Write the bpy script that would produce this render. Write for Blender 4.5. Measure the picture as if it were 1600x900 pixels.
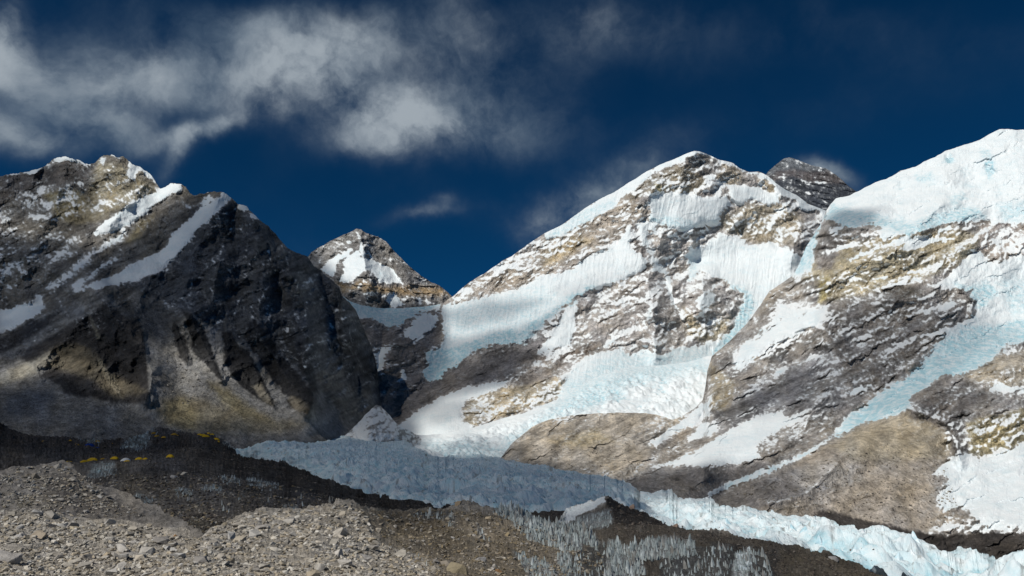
import bpy, bmesh, math, random
import numpy as np
from mathutils import Vector, Matrix

for o in list(bpy.data.objects):
    bpy.data.objects.remove(o)
scene = bpy.context.scene
COL = scene.collection
R = math.radians

# ------------------------------------------------------------------ camera
F = 1130.0                      # focal length in pixels of the 1600 px wide photograph
PITCH = R(14.5)
CP, SP = math.cos(PITCH), math.sin(PITCH)
cam_d = bpy.data.cameras.new('camera')
cam = bpy.data.objects.new('camera', cam_d)
COL.objects.link(cam)
cam_d.sensor_width = 36.0
cam_d.lens = 36.0 * F / 1600.0
cam_d.clip_start = 0.1
cam_d.clip_end = 80000.0
cam.location = (0, 0, 0)
cam.rotation_euler = (R(90) + PITCH, 0, 0)
scene.camera = cam

# ------------------------------------------------------------------ light
SUN_AZ, SUN_EL = R(38), R(42)   # behind the camera, to the left
TO_SUN = Vector((-math.sin(SUN_AZ) * math.cos(SUN_EL), -math.cos(SUN_AZ) * math.cos(SUN_EL), math.sin(SUN_EL)))
sun_d = bpy.data.lights.new('sun', 'SUN')
sun_d.energy = 3.7
sun_d.angle = R(0.5)
sun_d.color = (1.0, 0.955, 0.88)
sun = bpy.data.objects.new('sun', sun_d)
sun.rotation_euler = (-TO_SUN).to_track_quat('-Z', 'Y').to_euler()
COL.objects.link(sun)

scene.view_settings.view_transform = 'Standard'
scene.view_settings.look = 'None'
scene.view_settings.exposure = 0.0
scene.view_settings.gamma = 1.0
scene.view_settings.use_curve_mapping = False
scene.cycles.max_bounces = 4
scene.cycles.diffuse_bounces = 2
scene.cycles.glossy_bounces = 1
scene.cycles.transmission_bounces = 2
scene.cycles.volume_bounces = 0
scene.cycles.transparent_max_bounces = 4


class NT:
    """small helper around a node tree"""
    def __init__(s, tree):
        s.t = tree
        tree.nodes.clear()

    def n(s, kind, **kw):
        nd = s.t.nodes.new(kind)
        for k, v in kw.items():
            setattr(nd, k, v)
        return nd

    def put(s, sock, v):
        if isinstance(v, bpy.types.NodeSocket):
            s.t.links.new(v, sock)
        elif v is not None:
            sock.default_value = v

    def m(s, op, a, b=None, c=None, clamp=False):
        nd = s.n('ShaderNodeMath', operation=op, use_clamp=clamp)
        s.put(nd.inputs[0], a)
        s.put(nd.inputs[1], b)
        s.put(nd.inputs[2], c)
        return nd.outputs[0]

    def mix(s, f, a, b, mode='MIX'):
        nd = s.n('ShaderNodeMix', data_type='RGBA', blend_type=mode)
        s.put(nd.inputs[0], f)
        s.put(nd.inputs[6], a)
        s.put(nd.inputs[7], b)
        return nd.outputs[2]

    def noise(s, vec, scale, detail=4.0, rough=0.55, dist=0.0):
        nd = s.n('ShaderNodeTexNoise')
        s.put(nd.inputs['Vector'], vec)
        nd.inputs['Scale'].default_value = scale
        nd.inputs['Detail'].default_value = detail
        nd.inputs['Roughness'].default_value = rough
        nd.inputs['Distortion'].default_value = dist
        return nd

    def ramp(s, v, lo, hi, smooth=True):
        nd = s.n('ShaderNodeMapRange', interpolation_type='SMOOTHSTEP' if smooth else 'LINEAR')
        s.put(nd.inputs[0], v)
        nd.inputs[1].default_value = lo
        nd.inputs[2].default_value = hi
        return nd.outputs[0]


def pix_dir(px, py):
    c = (px - 800.0) / F
    s = (450.0 - py) / F
    return c, CP - s * SP, SP + s * CP


# ------------------------------------------------------------------ sky with clouds
world = bpy.data.worlds.new('World')
scene.world = world
world.use_nodes = True
w = NT(world.node_tree)
sky = w.n('ShaderNodeTexSky', sky_type='NISHITA')
sky.sun_disc = False
sky.sun_elevation = SUN_EL
sky.sun_rotation = math.pi + SUN_AZ
sky.altitude = 5300.0
sky.air_density = 0.8
sky.dust_density = 0.1
sky.ozone_density = 2.0
geo = w.n('ShaderNodeTexCoord').outputs['Generated']
nrm = w.n('ShaderNodeVectorMath', operation='NORMALIZE')
w.put(nrm.inputs[0], geo)
dirv = nrm.outputs[0]
wn = w.noise(dirv, 4.5, 6.0, 0.6)
wv = w.n('ShaderNodeVectorMath', operation='SUBTRACT')
w.put(wv.inputs[0], wn.outputs['Color'])
wv.inputs[1].default_value = (0.5, 0.5, 0.5)
ws = w.n('ShaderNodeVectorMath', operation='SCALE')
w.put(ws.inputs[0], wv.outputs[0])
ws.inputs['Scale'].default_value = 0.095
wa = w.n('ShaderNodeVectorMath', operation='ADD')
w.put(wa.inputs[0], dirv)
w.put(wa.inputs[1], ws.outputs[0])
sep = w.n('ShaderNodeSeparateXYZ')
w.put(sep.inputs[0], wa.outputs[0])
AZ = w.m('ARCTAN2', sep.outputs[0], sep.outputs[1])
EL = w.m('ARCSINE', sep.outputs[2])
# cloud banks: photograph position, half axes in pixels, tilt, strength
BANKS = [
    (480, 95, 130, 60, -6, .62), (370, 120, 140, 50, 0, .45), (230, 125, 150, 46, 4, .55), (90, 160, 140, 46, 8, .66), (630, 172, 130, 40, 12, .72),
    (750, 155, 90, 58, 10, .58), (570, 208, 66, 32, -20, .5), (660, 215, 70, 40, 0, .3), (1290, 280, 46, 16, 36, .8), (1262, 262, 30, 14, 20, .4), (0, 45, 30, 56, 0, .7), (150, 195, 60, 28, 20, .5), (20, 200, 80, 30, 10, .8), (60, 110, 120, 40, 0, .35), (540, 50, 120, 40, -12, .35),
    (310, 203, 66, 12, -27, .85), (264, 240, 40, 15, -60, .6),
    (655, 343, 60, 14, -10, .42), (690, 318, 18, 10, 0, .25), (935, 305, 110, 30, -28, 1.0), (830, 195, 90, 60, 20, .16), (720, 50, 220, 50, 5, .26),
    (1000, 60, 150, 46, 20, .22), (1330, 60, 200, 40, 18, .20), (320, 35, 240, 34, 0, .24), (1400, 150, 240, 70, 0, .12), (820, 340, 130, 34, 10, .22), (1000, 215, 220, 40, 0, .14), (120, 60, 200, 60, 0, .20),
]
total = None
for bx, by, ax, ay, tilt, st in BANKS:
    x, y, z = pix_dir(bx, by)
    l = math.sqrt(x * x + y * y + z * z)
    az0, el0 = math.atan2(x, y), math.asin(z / l)
    k = F * l                      # pixels per radian there
    da = w.m('MULTIPLY', w.m('SUBTRACT', AZ, az0), math.cos(el0))
    de = w.m('SUBTRACT', EL, el0)
    ct, stt = math.cos(R(tilt)), math.sin(R(tilt))
    u = w.m('ADD', w.m('MULTIPLY', da, ct * k / ax), w.m('MULTIPLY', de, -stt * k / ax))
    v = w.m('ADD', w.m('MULTIPLY', da, stt * k / ay), w.m('MULTIPLY', de, ct * k / ay))
    q = w.m('ADD', w.m('MULTIPLY', u, u), w.m('MULTIPLY', v, v))
    g = w.m('MULTIPLY', w.m('EXPONENT', w.m('MULTIPLY', q, -0.9)), st)
    total = g if total is None else w.m('ADD', total, g)
puff = w.noise(wa.outputs[0], 10.0, 8.0, 0.62).outputs['Fac']
soft = w.noise(dirv, 3.0, 4.0, 0.5).outputs['Fac']
# away from the banks the same broken cloud goes on, thinner
rest = w.m('MULTIPLY', w.ramp(soft, 0.42, 0.75), 0.20)
dens = w.m('ADD', total, rest)
dens = w.m('MULTIPLY', dens, w.m('MAXIMUM', w.m('SUBTRACT', w.m('MULTIPLY', puff, 2.7), 0.42), 0.02))
alpha = w.m('MULTIPLY', w.ramp(dens, 0.0, 1.15), 0.93)
shade = w.noise(wa.outputs[0], 6.0, 5.0, 0.5).outputs['Fac']
cloud_col = w.mix(w.ramp(w.m('MULTIPLY', dens, w.m('POWER', shade, 1.5)), 0.03, 0.58), (0.075, 0.12, 0.18, 1), (0.365, 0.415, 0.46, 1))
sky_tint = w.mix(1.0, sky.outputs[0], (0.03, 0.33, 0.50, 1), 'MULTIPLY')
SKY_STRENGTH = 0.08
bg1 = w.n('ShaderNodeBackground')
w.put(bg1.inputs[0], sky_tint)
bg1.inputs[1].default_value = SKY_STRENGTH
bg2 = w.n('ShaderNodeBackground')
w.put(bg2.inputs[0], cloud_col)
bg2.inputs[1].default_value = 1.0
mx = w.n('ShaderNodeMixShader')
w.put(mx.inputs[0], alpha)
w.put(mx.inputs[1], bg1.outputs[0])
w.put(mx.inputs[2], bg2.outputs[0])
w.put(w.n('ShaderNodeOutputWorld').inputs[0], mx.outputs[0])

# ------------------------------------------------------------------ noise (numpy)
_rng = np.random.default_rng(7)
_perm = np.concatenate([_rng.permutation(512)] * 3).astype(np.int64)
_ang = _rng.random(512) * 2 * np.pi
_gx, _gy = np.cos(_ang), np.sin(_ang)


def pn(x, y, seed=0):
    """2D gradient noise, about -1..1"""
    x = x + seed * 17.137
    y = y + seed * 9.731
    xi = np.floor(x).astype(np.int64)
    yi = np.floor(y).astype(np.int64)
    xf, yf = x - xi, y - yi
    xi &= 511
    yi &= 511
    u = xf * xf * xf * (xf * (xf * 6 - 15) + 10)
    v = yf * yf * yf * (yf * (yf * 6 - 15) + 10)

    def g(ix, iy, fx, fy):
        h = _perm[_perm[ix & 511] + (iy & 511)] & 511
        return _gx[h] * fx + _gy[h] * fy
    a = g(xi, yi, xf, yf)
    b = g(xi + 1, yi, xf - 1, yf)
    c = g(xi, yi + 1, xf, yf - 1)
    d = g(xi + 1, yi + 1, xf - 1, yf - 1)
    return 1.5 * ((a + (b - a) * u) * (1 - v) + (c + (d - c) * u) * v)


def fbm(x, y, oct=4, gain=0.5, seed=0):
    s, a, t = 0.0, 1.0, 0.0
    for i in range(oct):
        s = s + a * pn(x * 2.03 ** i, y * 2.03 ** i, seed + i * 3)
        t += a
        a *= gain
    return s / t


def ridged(x, y, oct=5, gain=0.5, seed=0):
    s, a, t = 0.0, 1.0, 0.0
    w_ = 1.0
    for i in range(oct):
        n = 1 - np.abs(pn(x * 2.05 ** i, y * 2.05 ** i, seed + i * 3)) * 1.25
        n = np.clip(n, 0, 1) ** 2
        s = s + a * n * w_
        w_ = np.clip(n * 1.6, 0.25, 1)
        t += a
        a *= gain
    return s / t


def cells(ix, iy, k):
    h = _perm[_perm[(ix + k * 31) & 511] + (iy & 511)] & 511
    return _ang[h] / (2 * np.pi)


def spires(x, y, size, seed=0):
    """field of jittered faceted pyramids, 0..1"""
    x = x / size
    y = y / size
    xi = np.floor(x).astype(np.int64)
    yi = np.floor(y).astype(np.int64)
    best = np.zeros_like(x)
    for dx in (-1, 0, 1):
        for dy in (-1, 0, 1):
            cx, cy = xi + dx, yi + dy
            fx = cx + cells(cx, cy, seed + 1)
            fy = cy + cells(cx, cy, seed + 2)
            th = cells(cx, cy, seed + 3) * np.pi
            hh = 0.25 + 0.75 * cells(cx, cy, seed + 4) ** 1.3
            u, v = x - fx, y - fy
            c, s = np.cos(th), np.sin(th)
            a, b = u * c + v * s, -u * s + v * c
            d = np.maximum(np.abs(a) * 1.15, np.abs(b) * 0.75)
            d = np.maximum(d, np.abs(a + b * 0.6) * 0.85)
            best = np.maximum(best, hh - d * 0.95)
    return best


def sstep(lo, hi, x):
    t = np.clip((x - lo) / (hi - lo), 0, 1)
    return t * t * (3 - 2 * t)


def sdist(px, py, poly):
    """signed distance to a polygon, inside positive"""
    P = np.asarray(poly, float)
    Q = np.roll(P, -1, axis=0)
    d2 = np.full(px.shape, 1e18)
    ins = np.zeros(px.shape, bool)
    for (x0, y0), (x1, y1) in zip(P, Q):
        ex, ey = x1 - x0, y1 - y0
        L = ex * ex + ey * ey + 1e-9
        t = np.clip(((px - x0) * ex + (py - y0) * ey) / L, 0, 1)
        dx, dy = px - x0 - t * ex, py - y0 - t * ey
        d2 = np.minimum(d2, dx * dx + dy * dy)
        c = (y0 > py) != (y1 > py)
        if ey != 0:
            ins ^= c & (px < x0 + (py - y0) * ex / ey)
    d = np.sqrt(d2)
    return np.where(ins, d, -d)


def near(px, py, poly, m):
    P = np.asarray(poly, float)
    return (px > P[:, 0].min() - m) & (px < P[:, 0].max() + m) & (py > P[:, 1].min() - m) & (py < P[:, 1].max() + m)


def field(px, py, polys, base=0.0):
    """max over soft polygons (points, strength, softness)"""
    out = np.full(px.shape, float(base))
    for pts, st, so in polys:
        k = near(px, py, pts, so)
        if k.any():
            d = sdist(px[k], py[k], pts)
            out[k] = np.maximum(out[k], st * sstep(-so, so, d) + np.minimum(out[k], 0) * 0)
    return out


def tint(px, py, base, polys):
    out = np.empty(px.shape + (3,))
    out[:] = base
    for pts, col, so in polys:
        k = near(px, py, pts, so)
        if k.any():
            a = sstep(-so, so, sdist(px[k], py[k], pts))[:, None]
            out[k] = out[k] * (1 - a) + np.asarray(col) * a
    return out


def line_dist(px, py, pts):
    d2 = np.full(px.shape, 1e18)
    for (x0, y0), (x1, y1) in zip(pts[:-1], pts[1:]):
        ex, ey = x1 - x0, y1 - y0
        t = np.clip(((px - x0) * ex + (py - y0) * ey) / (ex * ex + ey * ey + 1e-9), 0, 1)
        dx, dy = px - x0 - t * ex, py - y0 - t * ey
        d2 = np.minimum(d2, dx * dx + dy * dy)
    return np.sqrt(d2)


class Depth:
    """surface distance between surveyed points (inverse distance is smooth in the view)"""
    def __init__(s, pts):
        A = np.asarray(pts, float)
        s.x, s.y = A[:, 0], A[:, 1]
        v = 1.0 / A[:, 2]
        n = len(A)
        r = np.hypot(s.x[:, None] - s.x, s.y[:, None] - s.y)
        M = np.zeros((n + 3, n + 3))
        M[:n, :n] = r
        M[:n, n] = 1
        M[:n, n + 1] = s.x / 500
        M[:n, n + 2] = s.y / 500
        M[n:, :n] = M[:n, n:].T
        s.w = np.linalg.solve(M, np.concatenate([v, np.zeros(3)]))
        s.lo, s.hi = v.min() * 0.8, v.max() * 1.25

    def __call__(s, px, py):
        n = len(s.x)
        out = s.w[n] + s.w[n + 1] * px / 500 + s.w[n + 2] * py / 500
        for i in range(n):
            out = out + s.w[i] * np.sqrt((px - s.x[i]) ** 2 + (py - s.y[i]) ** 2 + 9.0)
        return 1.0 / np.clip(out, s.lo, s.hi)


def unproject(px, py, Y):
    c, dy, dz = pix_dir(px, py)
    return np.stack([c * Y / dy, Y + 0 * c, dz * Y / dy], -1)


def project(P):
    x, y, z = P[..., 0], P[..., 1], P[..., 2]
    f = y * CP + z * SP
    u = -y * SP + z * CP
    return 800 + F * x / f, 450 - F * u / f


def grid_mesh(name, P, faces, mats, attrs, label=None, smooth=True, parent=None, kind='structure'):
    me = bpy.data.meshes.new(name)
    P = np.ascontiguousarray(P.reshape(-1, 3), dtype=np.float32)
    me.vertices.add(len(P))
    me.vertices.foreach_set('co', P.ravel())
    k = faces.shape[1]
    me.loops.add(faces.size)
    me.loops.foreach_set('vertex_index', faces.astype(np.int32).ravel())
    me.polygons.add(len(faces))
    me.polygons.foreach_set('loop_start', (np.arange(len(faces)) * k).astype(np.int32))
    me.polygons.foreach_set('loop_total', np.full(len(faces), k, np.int32))
    me.polygons.foreach_set('use_smooth', np.full(len(faces), smooth))
    for an, a in attrs.items():
        if a.ndim == 1:
            at = me.attributes.new(an, 'FLOAT', 'POINT')
            at.data.foreach_set('value', a.astype(np.float32).ravel())
        else:
            at = me.attributes.new(an, 'FLOAT_COLOR', 'POINT')
            c = np.ones((len(a), 4), np.float32)
            c[:, :3] = a
            at.data.foreach_set('color', c.ravel())
    me.materials.append(mats)
    me.update()
    me.validate()
    ob = bpy.data.objects.new(name, me)
    COL.objects.link(ob)
    if kind:
        ob['kind'] = kind
    if label:
        ob['label'] = label
    if parent:
        ob.parent = parent
    return ob


def blur2(a, n):
    for _ in range(n):
        p = np.pad(a, 1, mode='edge')
        a = (p[:-2, 1:-1] + p[2:, 1:-1] + p[1:-1, :-2] + p[1:-1, 2:] + 2 * p[1:-1, 1:-1]) / 6
    return a


# ------------------------------------------------------------------ materials
def land_material(name, scale, bump=0.6, far=True):
    """rock, snow and ice; scale = noise cycles per metre"""
    mt = bpy.data.materials.new(name)
    mt.use_nodes = True
    t = NT(mt.node_tree)
    pos = t.n('ShaderNodeNewGeometry').outputs['Position']
    snow = t.n('ShaderNodeAttribute', attribute_name='snow').outputs['Fac']
    ice = t.n('ShaderNodeAttribute', attribute_name='ice').outputs['Fac']
    rock = t.n('ShaderNodeAttribute', attribute_name='rock').outputs['Color']
    n1 = t.noise(pos, scale, 8.0, 0.68)
    n2 = t.noise(pos, scale * 0.17, 4.0, 0.6)
    n3 = t.noise(pos, scale * 3.1, 3.0, 0.6)
    sm = t.ramp(t.m('ADD', snow, t.m('MULTIPLY', t.m('SUBTRACT', n1.outputs['Fac'], 0.5), 0.6)), 0.41, 0.60)
    dust = t.ramp(t.m('ADD', snow, t.m('MULTIPLY', t.m('SUBTRACT', n3.outputs['Fac'], 0.5), 0.8)), 0.12, 0.62)
    sm = t.m('ADD', t.m('MULTIPLY', sm, 0.68), t.m('MULTIPLY', dust, 0.32), clamp=True)
    var = t.m('ADD', t.m('MULTIPLY', n1.outputs['Fac'], 2.3), t.m('MULTIPLY', n2.outputs['Fac'], 0.9))
    var = t.m('MAXIMUM', t.m('SUBTRACT', var, 0.6), 0.25)
    vc = t.n('ShaderNodeCombineColor')
    for i in range(3):
        t.put(vc.inputs[i], var)
    rc = t.mix(1.0, rock, vc.outputs[0], 'MULTIPLY')
    rc = t.mix(t.m('MULTIPLY', t.ramp(n3.outputs['Fac'], 0.5, 0.75), 0.45), rc, t.mix(1.0, rc, (1.9, 1.85, 1.8, 1), 'MULTIPLY'))
    snowc = t.mix(t.ramp(n2.outputs['Fac'], 0.40, 0.75), (0.82, 0.855, 0.87, 1), (0.74, 0.795, 0.825, 1))
    ic = t.m('MULTIPLY', ice, t.m('ADD', t.m('MULTIPLY', t.ramp(n1.outputs['Fac'], 0.36, 0.66), 1.0), 0.28), clamp=True)
    sc = t.mix(ic, snowc, (0.40, 0.63, 0.71, 1))
    col = t.mix(sm, rc, sc)
    b = t.n('ShaderNodeBsdfPrincipled')
    t.put(b.inputs['Base Color'], col)
    t.put(b.inputs['Roughness'], t.m('SUBTRACT', 0.92, t.m('MULTIPLY', ic, 0.35)))
    b.inputs['Specular IOR Level'].default_value = 0.25
    hgt = t.m('ADD', n1.outputs['Fac'], t.m('MULTIPLY', n3.outputs['Fac'], 0.4))
    bp = t.n('ShaderNodeBump')
    bp.inputs['Distance'].default_value = 0.9 / scale
    t.put(bp.inputs['Strength'], t.m('SUBTRACT', bump, t.m('MULTIPLY', sm, bump * 0.72)))
    t.put(bp.inputs['Height'], hgt)
    t.put(b.inputs['Normal'], bp.outputs[0])
    t.put(t.n('ShaderNodeOutputMaterial').inputs[0], b.outputs[0])
    return mt


M_FAR = land_material('far_mountain_rock_snow', 0.022, 0.9)
M_MID = land_material('mountain_rock_snow', 0.05, 0.9)
M_ICE = land_material('glacier_ice', 0.10, 0.5)
M_MOR = land_material('moraine_debris', 0.22, 0.9)
M_NEAR = land_material('near_rubble', 2.2, 0.8)


def stone_material(name, per_object):
    mt = bpy.data.materials.new(name)
    mt.use_nodes = True
    t = NT(mt.node_tree)
    pos = t.n('ShaderNodeNewGeometry').outputs['Position']
    if per_object:
        rnd = t.n('ShaderNodeObjectInfo').outputs['Random']
        cr = t.n('ShaderNodeValToRGB')
        e = cr.color_ramp.elements
        e[0].position, e[0].color = 0.0, (0.27, 0.255, 0.24, 1)
        e[1].position, e[1].color = 1.0, (0.44, 0.425, 0.40, 1)
        for p, c in ((0.3, (0.38, 0.355, 0.31, 1)), (0.55, (0.48, 0.46, 0.43, 1)), (0.75, (0.38, 0.33, 0.25, 1)), (0.88, (0.46, 0.45, 0.43, 1))):
            x = e.new(p)
            x.color = c
        t.put(cr.inputs[0], rnd)
        base = t.mix(1.0, cr.outputs[0], t.n('ShaderNodeObjectInfo').outputs['Color'], 'MULTIPLY')
    else:
        base = t.n('ShaderNodeAttribute', attribute_name='rock').outputs['Color']
    n1 = t.noise(pos, 3.0, 6.0, 0.65).outputs['Fac']
    n2 = t.noise(pos, 14.0, 4.0, 0.6).outputs['Fac']
    v = t.m('ADD', t.m('MULTIPLY', n1, 0.9), 0.55)
    vc = t.n('ShaderNodeCombineColor')
    for i in range(3):
        t.put(vc.inputs[i], v)
    col = t.mix(1.0, base, vc.outputs[0], 'MULTIPLY')
    b = t.n('ShaderNodeBsdfPrincipled')
    t.put(b.inputs['Base Color'], col)
    b.inputs['Roughness'].default_value = 0.95
    b.inputs['Specular IOR Level'].default_value = 0.15
    bp = t.n('ShaderNodeBump')
    bp.inputs['Distance'].default_value = 0.08
    bp.inputs['Strength'].default_value = 0.7
    t.put(bp.inputs['Height'], t.m('ADD', n1, t.m('MULTIPLY', n2, 0.4)))
    t.put(b.inputs['Normal'], bp.outputs[0])
    t.put(t.n('ShaderNodeOutputMaterial').inputs[0], b.outputs[0])
    return mt


M_STONE = stone_material('weathered_stone', True)
M_RUBBLE = stone_material('loose_rubble', False)


def plain_material(name, col, col2, scale, rough=0.8, bump=0.3, spec=0.2, dirt=None):
    mt = bpy.data.materials.new(name)
    mt.use_nodes = True
    t = NT(mt.node_tree)
    pos = t.n('ShaderNodeNewGeometry').outputs['Position']
    n = t.noise(pos, scale, 5.0, 0.6).outputs['Fac']
    b = t.n('ShaderNodeBsdfPrincipled')
    base = t.mix(t.ramp(n, 0.35, 0.68), col + (1,), col2 + (1,))
    if dirt:
        base = t.mix(t.m('MULTIPLY', t.ramp(t.n('ShaderNodeObjectInfo').outputs['Random'], 0.3, 1.0), 0.85), base, dirt + (1,))
    t.put(b.inputs['Base Color'], base)
    b.inputs['Roughness'].default_value = rough
    b.inputs['Specular IOR Level'].default_value = spec
    bp = t.n('ShaderNodeBump')
    bp.inputs['Distance'].default_value = 0.5 / scale
    bp.inputs['Strength'].default_value = bump
    t.put(bp.inputs['Height'], n)
    t.put(b.inputs['Normal'], bp.outputs[0])
    t.put(t.n('ShaderNodeOutputMaterial').inputs[0], b.outputs[0])
    return mt


M_PEN = plain_material('dirty_ice', (0.60, 0.66, 0.67), (0.34, 0.40, 0.41), 1.6, 0.6, 0.5, 0.2, (0.22, 0.20, 0.175))
M_SERAC = plain_material('serac_ice', (0.82, 0.87, 0.90), (0.46, 0.69, 0.78), 0.16, 0.5, 0.4)
M_YEL = plain_material('yellow_tent_cloth', (0.62, 0.40, 0.02), (0.50, 0.31, 0.015), 1.5)
M_ORA = plain_material('ochre_tent_cloth', (0.45, 0.27, 0.03), (0.33, 0.18, 0.02), 1.5)
M_BLU = plain_material('blue_tent_cloth', (0.012, 0.05, 0.26), (0.01, 0.035, 0.19), 1.5)
M_WHT = plain_material('white_tent_cloth', (0.78, 0.78, 0.77), (0.68, 0.69, 0.69), 1.0)
M_DRK = plain_material('dark_tent_door', (0.03, 0.03, 0.05), (0.02, 0.02, 0.03), 1.0)

# ------------------------------------------------------------------ terrain sheets
SHEETS = {}
VIS = []        # (px, py, P) of every sheet's front, for shaping the shade clouds


def resample(pts, px):
    A = np.asarray(pts, float)
    return np.interp(px, A[:, 0], A[:, 1])


def sheet(name, obname, label, top, bottom, ctrl, step, rows, mat, base_col, cols=(), snow=(), ice=(),
          relief=(), strokes=(), jag=1.5, snow_base=0.0, speck=None, ledge=0.0, terr=None, smooth_snow=0.75,
          zlift=None, back=(120., 0.8), warp=4.0, ground=None, colnoise=0.25, parent=None, smooth=(), edge=2.0, bright=1.0, flat=False, facets=None, flute=0.0, bare=(), grey=.30, cool=(1, 1, 1)):
    snow = [(a_, b_, c_ * edge) for a_, b_, c_ in snow]
    x0, x1 = top[0][0], top[-1][0]
    px1 = np.arange(x0, x1 + step, step)
    t = resample(top, px1)
    jn = fbm(px1 / 16.0, px1 * 0 + 3.3, 5, 0.6, seed=len(SHEETS) * 5 + 1)
    t = t + jag * jn
    b = resample(bottom, px1) if not np.isscalar(bottom) else np.full(px1.shape, float(bottom))
    b = np.maximum(b, t + 2)
    v = np.linspace(0, 1, rows)
    px = np.repeat(px1[None, :], rows, 0)
    py = t[None, :] + (b - t)[None, :] * v[:, None]
    D = Depth(ctrl)
    sh = px.shape
    X, Yp = px.ravel(), py.ravel()
    Y = D(X, Yp)
    wx = X + warp * fbm(X / 17, Yp / 17, 4, 0.6, 11) + 0.4 * warp * pn(X / 4, Yp / 4, 15)
    wy = Yp + warp * fbm(X / 17, Yp / 17, 4, 0.6, 12) + 0.4 * warp * pn(X / 4, Yp / 4, 16)
    S = field(wx, wy, snow)
    I = field(wx, wy, ice)
    I = np.clip(I + (0.22 * sstep(.05, .55, fbm(X / 26, Yp / 12, 4, .6, 18)) + 0.14) * (S > .6), 0, 1)
    pxm = Y / F
    dY = np.zeros_like(Y)
    for r in relief:                     # (kind, wavelength px, amplitude px, x-stretch, tilt deg, seed)
        kind, wl, am, stx, tl, sd = r
        c, s_ = math.cos(R(tl)), math.sin(R(tl))
        u = (X * c + Yp * s_) / (wl * stx)
        vv = (-X * s_ + Yp * c) / wl
        u = u + 0.35 * fbm(X / wl / 1.7, Yp / wl / 1.7, 3, 0.5, sd + 40)
        n = ridged(u, vv, 6, 0.52, sd) * 1.6 - 0.8 if kind == 'r' else fbm(u, vv, 5, 0.55, sd)
        dY -= am * n * pxm
    if facets:                           # angular crags: flat faces meeting in sharp edges
        st_, tl, gain = facets
        c, s_ = math.cos(R(tl)), math.sin(R(tl))
        u = (X * c + Yp * s_) / st_ + 5 * fbm(X / 50, Yp / 50, 4, .55, 62)
        vv = -X * s_ + Yp * c + 5 * fbm(X / 50, Yp / 50, 4, .55, 63)
        cl = 0.45 + 0.9 * sstep(-.3, .3, fbm(X / 70, Yp / 70, 3, .5, 64))
        fc = 26 * spires(u, vv, 84, 31) + cl * (15 * spires(u, vv, 36, 35) + 5.6 * spires(u, vv, 14, 39) + 2.0 * spires(u, vv, 5.5, 43)) - 5
        dY -= gain * pxm * (fc - fc.mean())
    soft_ = 1 - 0.88 * field(wx, wy, smooth)
    if terr:                             # stepped strata (period px, amplitude px, tilt)
        per, am, tl = terr
        c, s_ = math.cos(R(tl)), math.sin(R(tl))
        q = (-X * s_ + Yp * c) / per + 0.7 * fbm(X / 60, Yp / 60, 4, 0.6, 71)
        saw = q - np.floor(q)
        mask = 0.15 + 0.85 * sstep(-0.1, 0.35, fbm(X / 40, Yp / 40, 3, 0.5, 77))
        dY -= am * pxm * mask * (saw ** 2.2)
    dY -= 2.6 * pxm * (ridged(X / 8, Yp / 10, 4, .62, 55) - .4) + 2.0 * pxm * (ridged(X / 11 + .3 * pn(X / 20, Yp / 20, 58), Yp / 30, 4, .6, 57) - .4)
    Sb = blur2(S.reshape(sh), 14).ravel()
    dY *= (1 - smooth_snow * sstep(0.25, 1.0, Sb)) * soft_
    if flute:                            # avalanche flutes in steep snow
        fx = X + .12 * (Yp - 400) + 7 * fbm(X / 60, Yp / 60, 3, .5, 66)
        dY -= flute * pxm * sstep(.4, .8, S) * (1.4 * ridged(fx / 7, Yp / 70, 3, .6, 67) + .9 * fbm(X / 22, Yp / 22, 4, .6, 68))
    ri = sstep(.35, .7, I)
    dY -= ri * pxm * 2.6 * (ridged(X / 13 + .5 * fbm(X / 20, Yp / 20, 3, .5, 61), Yp / 6, 4, .6, 62) - .4)
    for pts, wd, am in strokes:
        k = near(X, Yp, pts, wd * 2)
        if k.any():
            d = line_dist(X[k] + 0.25 * wd * fbm(X[k] / wd, Yp[k] / wd, 3, 0.5, 5), Yp[k] + 0.25 * wd * fbm(X[k] / wd, Yp[k] / wd, 3, 0.5, 6), pts)
            dY[k] -= am * np.clip(1 - d / wd, 0, 1) ** 1.3
    Y2 = np.clip(Y + dY, Y * 0.75, Y * 1.25)
    P = unproject(X, Yp, Y2)
    if zlift is not None:
        zl = zlift(P[:, 0], P[:, 1], X, Yp, S)
        P[:, 2] += zl
        I = np.clip(I - .04 + .75 * sstep(-2, -9, zl), 0, 1)
    if ground is not None:
        P[:, 2] += ground(P[:, 0], P[:, 1], Y)
    Pg = P.reshape(sh + (3,))
    # slope, for snow that rests on ledges
    du = np.gradient(Pg, axis=1)
    dv = np.gradient(Pg, axis=0)
    nr = np.cross(du, dv)
    nr /= np.linalg.norm(nr, axis=-1, keepdims=True) + 1e-9
    nz = np.abs(nr[..., 2]).ravel()
    SS = np.maximum(S, snow_base)
    if speck:
        am, wl, stx, tl = speck
        c, s_ = math.cos(R(tl)), math.sin(R(tl))
        n = fbm((X * c + Yp * s_) / (wl * stx), (-X * s_ + Yp * c) / wl, 5, 0.62, 31)
        n = 0.75 * n + 0.5 * fbm(X / 5, Yp / 4, 3, 0.6, 33) + 0.35 * fbm(X / 38, Yp / 30, 3, 0.6, 34)
        SS = SS + am * n * (1 - 0.8 * sstep(0.75, 0.98, S)) * (0.35 + 0.65 * soft_)
    nzg = nz.reshape(sh)
    nzl = (blur2(nzg, 1) - blur2(nzg, 40)).ravel()
    SS = SS + 2.6 * ledge * nzl * (1 - 0.75 * sstep(0.75, 0.98, S))
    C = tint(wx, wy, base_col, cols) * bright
    C = (C * (1 - grey) + grey * C.mean(1, keepdims=True)) * np.array(cool)
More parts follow.
